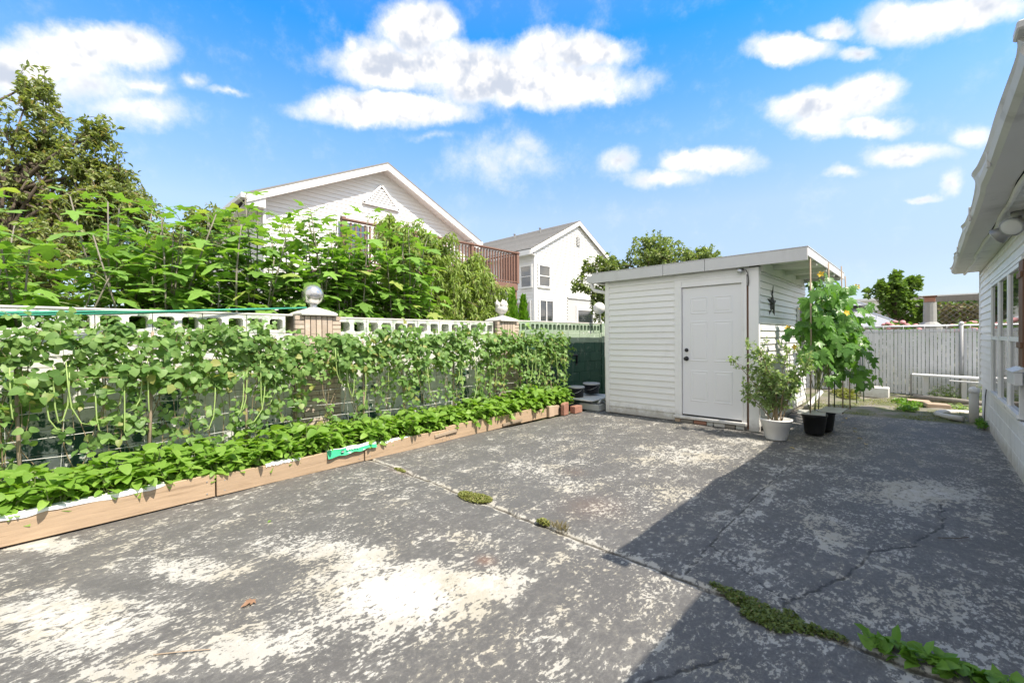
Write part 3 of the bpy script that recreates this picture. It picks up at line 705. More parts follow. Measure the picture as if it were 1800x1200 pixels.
# ================================================================== BLOCK WALL AND PILLARS
WX = -5.36                                    # yard face of the wall
def wall_paint(name, sage):
    mt, g, b, pos, out, geo = new_mat(name)
    x, y, z = g.xyz(pos)
    n = g.noise(pos, 2.4, 7, .65); n2 = g.noise(g.mapping(pos, (3,8,1)), 9, 6, .7)
    white = g.mix(n2, (.62,.63,.58), (.8,.8,.77)); dk = g.mix(n, (.012,.06,.035), (.03,.115,.07)); sg = g.mix(n, (.24,.34,.24), (.36,.45,.34))
    if sage:
        c = g.mix(g.ramp(g.math('ADD', z, g.math('MULTIPLY', n2, .03)), 1.262, 1.276), dk, sg)
        chips = g.math('MULTIPLY', g.ramp(n2, .58, .66), g.math('MULTIPLY_ADD', g.ramp(z, 1.15, 1.45), .65, .12))
        c = g.mix(chips, c, (.72,.74,.7))
    else:
        c = g.mix(g.ramp(g.math('ADD', n, g.math('ADD', g.math('MULTIPLY', z, .14), g.math('MULTIPLY', y, .022))), .575, .61), dk, white)
        c = g.mix(g.math('MULTIPLY', g.ramp(n2, .50, .58), .75), c, g.mix(g.ramp(z, 1.25, 1.4), white, sg))
    c = g.mix(g.math('MULTIPLY', g.ramp(g.noise(g.mapping(pos, scale=(1,1,.25)), 7, 5, .6), .56, .72), .35), c, (.2,.19,.16))
    g.put(b.inputs['Base Color'], c); b.inputs['Roughness'].default_value = .7
    bump(g, b, g.noise(pos, 55, 6, .7), .5, .008)
    return mt
M['wallpaint'] = wall_paint('peeling_white_green_paint', False)
M['wallsage'] = wall_paint('sage_and_dark_green_paint', True)

def hollow_block(mt, ncell, Lb=.392, H=.196, D=.2):
    """block laid on its side, cores open through the wall; length along Y, cores along X"""
    q = MB(); cw = Lb/ncell; mh = .036; mw = .030 if ncell == 2 else .02
    for c in range(ncell):
        y0, y1 = c*cw, (c+1)*cw; iy0, iy1, iz0, iz1 = y0+mw, y1-mw, mh, H-mh; ch = .018
        inner = [(iy0+ch,iz0),(iy1-ch,iz0),(iy1,iz0+ch),(iy1,iz1-ch),(iy1-ch,iz1),(iy0+ch,iz1),(iy0,iz1-ch),(iy0,iz0+ch)]
        outer = [(y0+(y1-y0)*.3,0),(y1-(y1-y0)*.3,0),(y1,H*.3),(y1,H*.7),(y1-(y1-y0)*.3,H),(y0+(y1-y0)*.3,H),(y0,H*.7),(y0,H*.3)]
        cor = [(y1,0),(y1,H),(y0,H),(y0,0)]
        V = []
        for xx in (0, -D):
            V += [(xx,a,z) for a,z in inner]+[(xx,a,z) for a,z in outer]+[(xx,a,z) for a,z in cor]
        F = []
        for o in (0, 20):
            F += [(o+i, o+(i+1)%8, o+8+(i+1)%8, o+8+i) for i in range(8)]
            F += [(o+9,o+16,o+10),(o+11,o+17,o+12),(o+13,o+18,o+14),(o+15,o+19,o+8)]
        F += [(i,(i+1)%8,20+(i+1)%8,20+i) for i in range(8)]
        top = [12,13]; 
        F += [(17,18,38,37),(19,16,36,39)]
        if c == 0: F.append((18,19,39,38))
        if c == ncell-1: F.append((16,17,37,36))
        q.add(V, F)
    return q.mesh('hollow_block', mt)

def block_wall():
    t = thing('block_wall', 'painted concrete block wall with open core blocks along its top', 'wall', (WX, 2, 0))
    solid = {k: MB().box(-.196,0,.003,.393,.003,.194).mesh('block', M[k], bev=.006) for k in ('wallpaint','wallsage')}
    hol = {('wallpaint',2): hollow_block(M['wallpaint'],2), ('wallsage',3): hollow_block(M['wallsage'],3), ('wallsage',2): hollow_block(M['wallsage'],2)}
    segs = [(-2.2, 1.86, 1.445, 'wallpaint', 2), (2.38, 5.1, 1.43, 'wallpaint', 2), (5.66, 8.5, 1.47, 'wallsage', 3)]
    for (y0, y1, zt, k, nc) in segs:
        rows = 7; hr = zt/rows
        MB().box(WX-.18, WX-.012, y0+.01, y1-.01, -.03, zt-.004).build('mortar', M['found'] if k == 'wallpaint' else M['wallsage'], t)
        for r in range(rows):
            y = y0 - (.2 if r%2 else 0)
            while y < y1-.02:
                a, b_ = max(y, y0), min(y+.396, y1)
                if b_-a > .05:
                    o = link('block', solid[k], t, (WX+random.uniform(-.003,.003), a, r*hr))
                    o.scale = (1, (b_-a)/.396, hr/.197)
                y += .396
        y = y0
        while y < y1-.05:
            w = min(.396, y1-y)
            if w < .2: break
            o = link('hollow_block', hol[(k, nc)], t, (WX+random.uniform(-.004,.004), y, zt+.002)); o.scale = (1, w/.396, 1.0)
            y += .398
        bx('coping', M['concrete'], t, WX-.2, WX+.004, y0+.004, y1-.004, zt+.2, zt+.222, .005)
    bx('end_pier', M['wallsage'], t, WX-.2, WX+.02, 8.5, 8.62, -.02, 1.69, .006)
block_wall()

def pillar(yc, label, flame):
    t = thing('brick_pillar', label, 'pillar', (WX, yc, 0), 'brick pillars of the block wall')
    w = .27
    bx('core', M['brickgrout'], t, WX-.25, WX+.075, yc-w+.012, yc+w-.012, -.02, 1.655)
    br = [MB().box(-.05,.0,-.5,.5,-.5,.5).mesh('brick', M['brick'])]
    r = 0; z = .02; h = .062
    while z < 1.36:
        n = 3; lw = 2*w/n
        for k in range(n+1):
            a = yc-w+(k-(.5 if r%2 else 0))*lw; b_ = a+lw
            a, b_ = max(a, yc-w), min(b_, yc+w)
            if b_-a > .03:
                o = link('brick', br[0], t, (WX+.085+random.uniform(-.004,.004), (a+b_)/2, z+h/2)); o.scale = (1, b_-a-.008, h-.009)
        for s in (-1, 1):
            o = link('brick', br[0], t, (WX+.03, yc+s*(w+.001) , z+h/2)); o.scale = (2.2, .012, h-.009)
        z += h; r += 1
    # top: soldier bricks framed by stacks of flat ones
    z0, z1 = z+.004, 1.652
    bw = .062
    for k in range(5):
        y = yc+(k-2)*(bw+.004)
        o = link('brick', br[0], t, (WX+.095, y, (z0+z1)/2)); o.scale = (1.2, bw-.006, z1-z0-.006)
    for s in (-1, 1):
        for k in range(5):
            zz = z0+(k+.5)*(z1-z0)/5
            o = link('brick', br[0], t, (WX+.088, yc+s*(w-.052), zz)); o.scale = (1, .1, (z1-z0)/5-.008)
    cap = MB().lathe([(.0,1.655),(.30,1.655),(.305,1.68),(.27,1.70),(.19,1.725),(.115,1.745),(.085,1.757),(.0,1.76)], (WX-.08, yc, 0), 4)
    a = math.pi/4
    cap.v = [((x-(WX-.08))*math.cos(a)-(y-yc)*math.sin(a)+WX-.08, (x-(WX-.08))*math.sin(a)+(y-yc)*math.cos(a)+yc, z) for x, y, z in cap.v]
    cap.build('cap', M['cast'], t, bev=.004)
    cx = WX-.08
    if not flame:
        MB().lathe([(.07,1.757),(.05,1.775),(.045,1.79),(.055,1.80)], (cx,yc,0), 18).build('neck', M['silver'], t, True)
        R0 = .127; zc = 1.917
        MB().lathe([(R0*math.sin(R(8+164*i/16)), zc-R0*math.cos(R(8+164*i/16))) for i in range(17)], (cx,yc,0), 26).build('ball_finial', M['silver'], t, True)
    else:
        q = MB().lathe([(.06,1.757),(.035,1.78),(.03,1.79),(.075,1.815),(.105,1.85),(.112,1.89),(.098,1.93),(.06,1.95)], (cx,yc,0), 16)
        q.build('urn', M['cast'], t, True)
        for k in range(9):
            an = k*2*math.pi/8 if k < 8 else 0; rr = .068 if k < 8 else 0
            b0 = Vector((cx+rr*math.cos(an), yc+rr*math.sin(an), 1.91)); tip = b0+Vector((.02*math.cos(an+1), .02*math.sin(an+1), .10+.05*((k*7)%3)/2))
            MB().tube([b0, b0.lerp(tip,.45)+Vector((.012*math.cos(an), .012*math.sin(an), 0)), tip], [.03,.03,.003], 7).build('flame_tongue', M['cast'], t, True)
pillar(2.12, 'brick pillar with soldier course and a silver ball finial on its cap', False)
pillar(5.38, 'brick pillar with soldier course and a stone flame urn on its cap', True)

# ================================================================== PLANTER BED
def bedx(y): return -4.425 - .047*(y+.3)      # the boards run slightly off the wall's line
def planter():
    t = thing('planter_bed', 'long low planter bed edged with new pine boards along the block wall', 'planter', (-4.6, 2.5, 0))
    boards = [(-1.6,.895,.20,.0),(.905,2.31,.185,.004),(2.318,3.49,.165,.01),(3.5,5.34,.195,-.004),(5.352,5.72,.15,.0)]
    for k, (a, b_, h, dx) in enumerate(boards):
        def P(y, d, z): return (bedx(y)+dx+d, y, z)
        z0 = .006; q = MB()
        n = 8; V = []; F = []
        for i in range(n+1):
            y = a+(b_-a)*i/n; wv = .004*math.sin(i*1.3+k); wz = .006*math.sin(i*.9+k*2)
            V += [P(y, -.034+wv, z0), P(y, wv, z0), P(y, wv, h+wz), P(y, -.034+wv, h+wz)]
        for i in range(n):
            for j in range(4): F.append((i*4+j, i*4+(j+1)%4, (i+1)*4+(j+1)%4, (i+1)*4+j))
        F += [(3,2,1,0), tuple(n*4+j for j in range(4))]
        o = q.add(V, F).build('board', M['wood'], t, bev=.003)
        kn = MB()
        for yy in (a+.06, b_-.06):
            for zz in (.045, h-.05):
                c = P(yy, .001, zz); kn.tube([(c[0]-.003,c[1],c[2]), (c[0]+.0025,c[1],c[2])], .006, 6)
        kn.build('screw', M['steel'], o)
    for (a, b_, z, dz) in ((3.30,3.68,.105,.02),(4.6,5.05,.05,.012)):
        MB().bar((bedx(a)+.012, a, z), (bedx(b_)+.012, b_, z+dz), .022, .038).build('cleat', M['stake'], t, bev=.002)
    # soil
    xs = np.linspace(0, 1, 12); ys = np.linspace(-1.6, 6.75, 140); V = []
    for y in ys:
        xa, xb = WX+.002, bedx(y)-.036
        for u in xs:
            V.append((xa+(xb-xa)*u, y, .125+.02*math.sin(y*7+u*5)+.012*math.sin(y*23+u*11)))
    V = np.array(V); i = np.arange(len(V)).reshape(len(ys), len(xs))
    F = np.stack([i[:-1,:-1], i[:-1,1:], i[1:,1:], i[1:,:-1]], -1).reshape(-1, 4)
    link('soil', np_mesh('soil', V-np.array(org(t)), F, M['soil'], True), t)
    bx('rear_board', M['oldwood'], t, WX+.004, WX+.03, -1.6, 6.7, .0, .10)
    # white plastic liner folded over the top of the boards
    u_ = lambda i: (math.sin(i*12.9898)*43758.5453)%1
    for (a, b_, sd) in ((-1.6,.55,1),(1.30,1.62,2),(2.5,2.95,3)):
        r = np.random.default_rng(sd); n = 46; V = []; F = []
        for i in range(n+1):
            y = a+(b_-a)*i/n; h = [.2,.185,.165][sd-1]+.006; f = .55 if sd == 1 else .35
            dr = .022*f+.016*(math.sin(i*.5)+math.sin(i*1.31+1))*f*.5+.01*u_(i); wv = .003*math.sin(i*.8)+.002*math.sin(i*2.3)
            x = bedx(y)
            prof = [(-.10,-.012),(-.06,.006+wv),(-.034,.003+wv),(.0,.003+wv*.5),(.006,-.002),(.007+wv*.5,-dr-.006)]
            for d, z in prof: V.append((x+d, y, h+z))
        m_ = 6
        for i in range(n):
            for j in range(m_-1): F.append((i*m_+j, i*m_+j+1, (i+1)*m_+j+1, (i+1)*m_+j))
        o = MB().add(V, F).build('plastic_liner', M['plastic'], t)
        md = o.modifiers.new('thick', 'SOLIDIFY'); md.thickness = .002
planter()

def bed_end_things():
    def brickobj(name, label, cat, x, y, w, d, h, rz, mt, group=None, notch=False):
        q = MB()
        if notch:   # scalloped edging brick
            pr = [(-w/2,0),(w/2,0),(w/2,h*.82)]+[(w/2*math.cos(R(a)), h*.82+h*.18*math.sin(R(a))) for a in range(20,180,20)]+[(-w/2,h*.82)]
            q.prism([(0,a,z) for a,z in pr], (d,0,0))
            q.v = [(p[0]-d/2,p[1],p[2]) for p in q.v]
        else: q.box(-d/2,d/2,-w/2,w/2,0,h)
        me = q.mesh(name, M[mt], bev=.006); o = link(name, me, None, (x,y,.004)); o.rotation_euler = (0,0,rz)
        return tag(o, label, cat, group)
    brickobj('edging_block', 'pale tan block standing on edge next to the end board of the planter', 'block', -4.70,5.82,.15,.07,.185,.05,'tanbrick')
    brickobj('edging_block', 'tan block leaning between the pale block and the scalloped red brick', 'block', -4.735,5.99,.16,.07,.165,-.06,'tanbrick')
    brickobj('edging_brick', 'red scalloped edging brick standing upright in front of the bed plants', 'brick', -4.62,6.12,.16,.075,.215,.15,'redbrick',None,True)
    brickobj('edging_brick', 'red scalloped edging brick turned sideways behind the upright one', 'brick', -4.70,6.27,.14,.075,.20,.5,'redbrick',None,True)
    brickobj('red_brick', 'plain red brick lying at the end of the planter bed', 'brick', -4.60,6.44,.24,.11,.125,.06,'redbrick')
    # green and white soil bag strip hung over the board
    t = thing('soil_bag', 'green and white plastic bag strip folded over the planter board', 'bag', (-4.5,2.15,.2))
    n = 24; V = []; F = []; mi = []
    for i in range(n+1):
        y = 1.885+(2.455-1.885)*i/n; x = bedx(y); u = i/n
        h = .187+.015*math.sin(i*.7)*.3; dr = .062-.025*u+.006*math.sin(i*.9)
        out_ = .032+.005*math.sin(i*.6+1)
        prof = [(-.07,-.01),(-.02,.012),(.002,.018),(.010,.014),(out_*.55,-.008),(out_*.9,-.035),(out_*1.25,-dr)]
        for d, z in prof: V.append((x+d, y, h+z))
    for i in range(n):
        for j in range(6): F.append((i*7+j, i*7+j+1, (i+1)*7+j+1, (i+1)*7+j))
    q = MB(); q.v = V; q.f = F; q.mi = [1 if f % 6 < 3 or (f % 6 == 3 and (f//6) > 8) else 0 for f in range(len(F))]
    o = q.build('bag_film', [M['bagg'], M['bagw']], t); md = o.modifiers.new('thick','SOLIDIFY'); md.thickness = .0015
    def emb(y0, y1, z0, z1, mt, name):
        V = []
        for y in (y0, y1):
            x = bedx(y)+.0335
            V += [(x+.009, y, z0-.012), (x-.001, y, z1-.012)]
        MB().prism([V[0],V[2],V[3],V[1]], (.0015,0,0)).build(name, mt, o)
    emb(2.03,2.06,.172,.194,M['black'],'printed_emblem'); emb(2.0305,2.0595,.180,.186,M['bagw'],'printed_emblem')
    for k in range(5): emb(2.09+k*.03, 2.11+k*.03, .19, .196, M['bagw'], 'printed_stripe')
    # buckets, shelf and trough beside the shed
    for (x, y, z, r, lab) in ((-4.98,6.98,.2,.155,'black bucket with grey lid beside the green wall, nearer the bed plants'),(-4.92,7.42,.235,.165,'black bucket with grey lid standing on the plank by the shed corner')):
        t = thing('bucket', lab, 'bucket', (x,y,z), 'lidded black buckets')
        MB().lathe([(r*.86,0),(r*.98,.17),(r*1.03,.172),(r*1.03,.185),(r,.187)], (x,y,z), 22).build('pail', M['blackplastic'], t, True)
        MB().lathe([(r*1.05,.18),(r*1.06,.2),(r*1.0,.212),(r*.9,.208),(0.01,.21)], (x,y,z), 22).build('lid', M['lid'], t, True)
        MB().tube([(x+r*1.0*math.cos(a)*.98, y+r*math.sin(a), z+.17-.09*math.sin(-a if a<0 else a)) for a in np.linspace(-1.57,1.57,9)], .004, 5).build('handle', M['steel'], t, True)
    t = thing('plank_shelf', 'low shelf of a white plank carrying the buckets beside the shed', 'shelf', (-4.75,7.2,0))
    bx('plank', M['trim'], t, -5.2,-4.48,6.75,7.7,.175,.2,.004)
    for (x,y) in ((-5.1,6.8),(-4.58,7.62),(-5.1,7.62)): bx('leg', M['cast'], t, x-.05,x+.05,y-.04,y+.04,.0,.174,.006)
    t = thing('trough', 'dark grey concrete trough under the plank by the shed corner', 'trough', (-4.55,7.0,0))
    MB().box(-4.8,-4.36,6.82,6.86,.004,.12).box(-4.8,-4.76,6.862,7.2,.004,.12).box(-4.4,-4.36,6.862,7.2,.004,.12).box(-4.76,-4.4,6.862,7.2,.004,.03).build('basin', M['slate'], t, bev=.004)
    MB().tube([(-4.44,6.9,.12),(-4.40,6.95,.2),(-4.38,7.05,.1)], .028, 8).build('spout', M['steel'], t, True)
    # dark mark on the green wall: iron bracket
    t = thing('wall_bracket', 'black square iron bracket fixed on the dark green wall', 'bracket', (WX+.02,7.2,.95))
    MB().tube([(WX+.012,6.92,.72),(WX+.02,6.92,1.0),(WX+.02,7.52,1.0),(WX+.012,7.52,.82)], .022, 8).build('rail', M['black'], t, True)
    MB().box(WX-.0,WX+.014,6.9,6.95,.68,.74).box(WX-.0,WX+.014,7.49,7.54,.78,.84).build('plate', M['black'], t)
bed_end_things()

# ================================================================== BACK FENCE AND THINGS BEFORE IT
def back_fence():
    FY = 12.2
    t = thing('chain_link_fence', 'white chain link fence with privacy slats closing the yard', 'fence', (-.5, FY, .1))
    z0, z1 = .14, 1.545
    sl = MB().box(-.0255,.0255,-.004,.004,0,z1-z0-.06).mesh('slat', M['slat'])
    x = -3.9; k = 0
    while x < 1.4:
        o = link('slat', sl, t, (x+random.uniform(-.002,.002), FY, z0+random.uniform(-.008,.008))); k += 1
        x += .060
    w = MB(); p = .060
    n = int(5.3/p)
    for i in range(n):
        x = -3.9+i*p; zz = z0; s = 1
        pts = []
        j = 0
        while zz < z1-.02:
            pts.append((x + (p/2 if j%2 else -p/2)*1.0, FY+(.0075 if (i+j)%2 else -.0075), zz)); zz += .05; j += 1
        w.tube(pts, .0018, 3, cap=False)
    tag(w.build('wire_mesh', M['slat'], t), kind='stuff')
    MB().tube([(-3.95,FY,z1),(1.45,FY,z1)], .021, 10).build('top_rail', M['steel'], t, True)
    MB().tube([(-3.95,FY-.012,z1-.115),(1.45,FY-.012,z1-.115)], .006, 6).build('tension_wire', M['steel'], t, True)
    for x in (-2.6,-1.05,.48,1.4):
        p_ = MB().tube([(x,FY-.04,.0),(x,FY-.04,z1+.03)], .03, 12).build('post', M['postgrey'], t, True)
        MB().lathe([(.034,0),(.036,.03),(.02,.055),(.004,.06)], (x,FY-.04,z1+.02), 12).build('post_cap', M['slat'], p_, True)
    for x in np.arange(-1.0,1.2,.32):
        MB().tube([(x,FY-.03,z1+.01),(x,FY-.032,z1-.03),(x,FY-.02,z1-.06)], .006, 5).build('tie', M['trim'], t)
    q = thing('white_box', 'low white concrete box standing against the slatted fence', 'box', (-.78,11.7,.1))
    MB().box(-1.0,-.56,11.55,11.85,.085,.29).build('body', M['trim'], q, bev=.01)
    MB().box(-.97,-.59,11.58,11.82,.292,.30).build('lid', M['concrete'], q, bev=.002)
    q = thing('plank_bench', 'weathered white plank bench on short posts along the fence', 'bench', (.2,11.8,.1))
    MB().prism([(-.22,11.68,.555),(1.0,11.62,.53),(1.0,11.92,.53),(-.22,11.95,.555)], (0,0,.035)).build('seat_plank', M['slat'], q, bev=.004)
    for x in (-.02,.5,.62): bx('leg', M['slat'], q, x-.035,x+.035,11.74,11.81,.05,.545,.004)
    MB().prism([(.3,11.5,.49),(.95,11.46,.47),(.95,11.56,.47),(.3,11.6,.49)], (0,0,.02)).build('brace', M['slat'], q)
    MB().tube([(-.235,11.75,.58),(-.235,11.77,.12)], .012, 6).build('rod', M['oldwood'], q)
    lg = MB().tube([(-.2,11.5,.16),(.3,11.38,.155),(.9,11.2,.14)], [.04,.045,.04], 10).build('border_log', M['oldwood'], None, True); tag(lg, 'grey weathered log edging the strip of plants by the bench', 'log')
    for k, (x,y,rz,lab) in enumerate(((-.12,11.2,.1,'pinkish paver lying in the weeds near the border log'),(.12,10.85,.25,'pinkish paver on the moss closer to the patio edge'))):
        o = link('paver', MB().box(-.16,.16,-.12,.12,0,.075).mesh('paver', M['tanbrick'], bev=.01), None, (x,y,.06)); o.rotation_euler = (0,.03,rz); tag(o, lab, 'paver')
    st = MB(); pts = []
    for a in np.linspace(R(100), R(245), 10): pts.append((.62+.42*math.cos(a)*1.2, 10.15+.42*math.sin(a), .045))
    o = st.tube(pts, .045, 8).build('stone_edging', M['concrete'], None, True); tag(o, 'curved pale stone edging by the house corner', 'edging')
back_fence()

# ================================================================== NEIGHBOUR HOUSES
def gable_house1():
    X0 = -12.0
    t = thing('gable_house', 'white sided house with a wide gable, triangular vent and a redwood deck', 'house', (X0, 6.8, 0))
    y0, yp, y1 = 3.45, 6.78, 10.1; ze, zp = 4.95, 6.53     # wall edges, peak
    sl = (zp-ze)/(yp-y0)
    MB().prism([(X0-.03,y0,0),(X0-.03,y1,0),(X0-.03,y1,ze),(X0-.03,yp,zp),(X0-.03,y0,ze)], (-11,0,0)).build('core_wall', M['white_far'], t)
    h = .115; z = 1.2
    while z < zp-.05:
        a, b_ = y0, y1; zt = min(z+h, zp)
        def lim(zz): 
            if zz <= ze: return y0, y1
            d = (zz-ze)/sl; return y0+d, y1-d
        la, lb = lim(zt); la0, lb0 = lim(z)
        if lb-la > .08:
            P = [(X0+.022,la0,z),(X0+.022,lb0,z),(X0+.004,lb,zt+.008),(X0+.004,la,zt+.008)]
            MB().prism(P, (-.016,0,0)).build('siding_board', M['white_far'], t)
        z += h
    # roof with overhang, fascia, soffit returns
    oh = .36; ov = .42; th = .16
    def rz(y): return zp+.12-sl*abs(y-yp)
    for s in (-1, 1):
        ya, yb = yp, (y0-ov if s < 0 else y1+ov)
        MB().prism([(X0+oh,ya,rz(ya)+.02),(X0+oh,yb,rz(yb)+.02),(X0+oh,yb,rz(yb)-.035),(X0+oh,ya,rz(ya)-.035)], (-12,0,0)).build('roof', M['shingle'], t)
        MB().prism([(X0+oh-.004,ya,rz(ya)-.036),(X0+oh-.004,yb,rz(yb)-.036),(X0+oh-.004,yb,rz(yb)-th-.06),(X0+oh-.004,ya,rz(ya)-th-.06)], (-.03,0,0)).build('rake_board', M['trim'], t)
        MB().prism([(X0+oh-.036,ya,rz(ya)-th-.03),(X0+oh-.036,yb,rz(yb)-th-.03),(X0+.0,yb,rz(yb)-th-.03),(X0+.0,ya,rz(ya)-th-.03)], (0,0,.02)).build('rake_soffit', M['trim'], t)
        yw = y0 if s < 0 else y1
        MB().box(X0-11,X0+oh-.036,min(yw,yb),max(yw,yb),rz(yb)-th-.10,rz(yb)-th-.075).build('eave_soffit', M['trim'], t)
        MB().prism([(X0+oh-.038,yb,rz(yb)-th-.06),(X0+oh-.038,yb,rz(yb)-th-.11),(X0+oh-.038,yw,rz(yb)-th-.11),(X0+oh-.038,yw,rz(yw)-th-.06)], (-.4,0,0)).build('eave_return', M['trim'], t)
        g_ = MB().box(X0-11,X0+oh-.04,yb-.11*(1 if s<0 else 0),yb+.11*(0 if s<0 else 1),rz(yb)-.12,rz(yb)+.0).build('gutter', M['trim'], t, bev=.01)
    MB().tube([(X0+.06,y0+.04,4.75),(X0+.06,y0+.04,0)], .04, 8).build('downspout', M['trim'], t)
    # triangular louvre vent
    cy, zb, zt, hw = 6.72, 5.42, 5.98, .56
    v = MB().prism([(X0+.03,cy-hw,zb),(X0+.03,cy+hw,zb),(X0+.03,cy,zt)], (.02,0,0)).build('gable_vent', M['dark'], t)
    for k in range(7):
        za = zb+.015+k*(zt-zb-.06)/7; f = 1-(za-zb)/(zt-zb); 
        MB().prism([(X0+.052,cy-hw*f+.03,za),(X0+.075,cy-hw*f+.03,za-.005),(X0+.055,cy-hw*f+.03,za+.055)], (0,2*hw*f-.06,0)).build('louvre', M['trim'], v)
    for (a, b_) in (((cy-hw-.03,zb-.03),(cy+hw+.03,zb-.03)),((cy-hw-.03,zb-.03),(cy,zt+.05)),((cy+hw+.03,zb-.03),(cy,zt+.05))):
        MB().bar((X0+.065,a[0],a[1]),(X0+.065,b_[0],b_[1]),.06,.05,(1,0,0)).build('vent_trim', M['trim'], v)
    for (a, b_, zz0, zz1) in ((5.35,6.3,3.15,4.7),(8.0,8.9,3.1,4.45)):
        window_unit(t, 'y', X0+.02, 1, a, b_, zz0, zz1, tw=.09)
    # deck
    d = thing('deck', 'raised redwood deck with a balustrade on the gable house', 'deck', (-10.8, 7.4, 3))
    dx0, dx1, dy0, dy1, zf = X0+.06, -9.55, 4.4, 10.15, 3.12
    n = 14
    for k in range(n):
        x = dx0+(dx1-dx0)*k/n; bx('floor_board', M['redwood'], d, x, x+(dx1-dx0)/n-.012, dy0, dy1, zf-.03, zf)
    bx('rim_joist', M['redwood'], d, dx1, dx1+.04, dy0, dy1+.0, zf-.22, zf-.004)
    bx('rim_joist', M['redwood'], d, dx0, dx1, dy1, dy1+.04, zf-.22, zf-.004)
    bx('rim_joist', M['redwood'], d, dx0, dx1, dy0-.04, dy0, zf-.22, zf-.004)
    for (x, y) in ((dx1-.06,dy0+.06),(dx1-.06,(dy0+dy1)/2),(dx1-.06,dy1-.06)): bx('support_post', M['redwood'], d, x-.06,x+.06,y-.06,y+.06,0,zf-.23)
    bal = MB().box(-.018,.018,-.018,.018,0,.86).mesh('baluster', M['redwood'])
    y = dy0+.06
    while y < dy1-.02: link('baluster', bal, d, (dx1+.02, y, zf+.06)); y += .118
    x = dx0+.1
    while x < dx1-.03: link('baluster', bal, d, (x, dy1+.0, zf+.06)); x += .118
    for y in (dy0,(dy0*2+dy1)/3,(dy0+dy1*2)/3,dy1):
        bx('rail_post', M['redwood'], d, dx1-.03,dx1+.065,y-.047,y+.047,zf+.0,zf+1.02)
    bx('hand_rail', M['redwood'], d, dx1-.05,dx1+.09,dy0-.05,dy1+.06,zf+.955,zf+.99)
    bx('hand_rail', M['redwood'], d, dx0,dx1-.055,dy1-.05,dy1+.06,zf+.955,zf+.99)
    bx('bottom_rail', M['redwood'], d, dx1+.0,dx1+.045,dy0,dy1,zf+.03,zf+.058)
    bx('bottom_rail', M['redwood'], d, dx0,dx1-.03,dy1-.02,dy1+.02,zf+.03,zf+.058)
gable_house1()

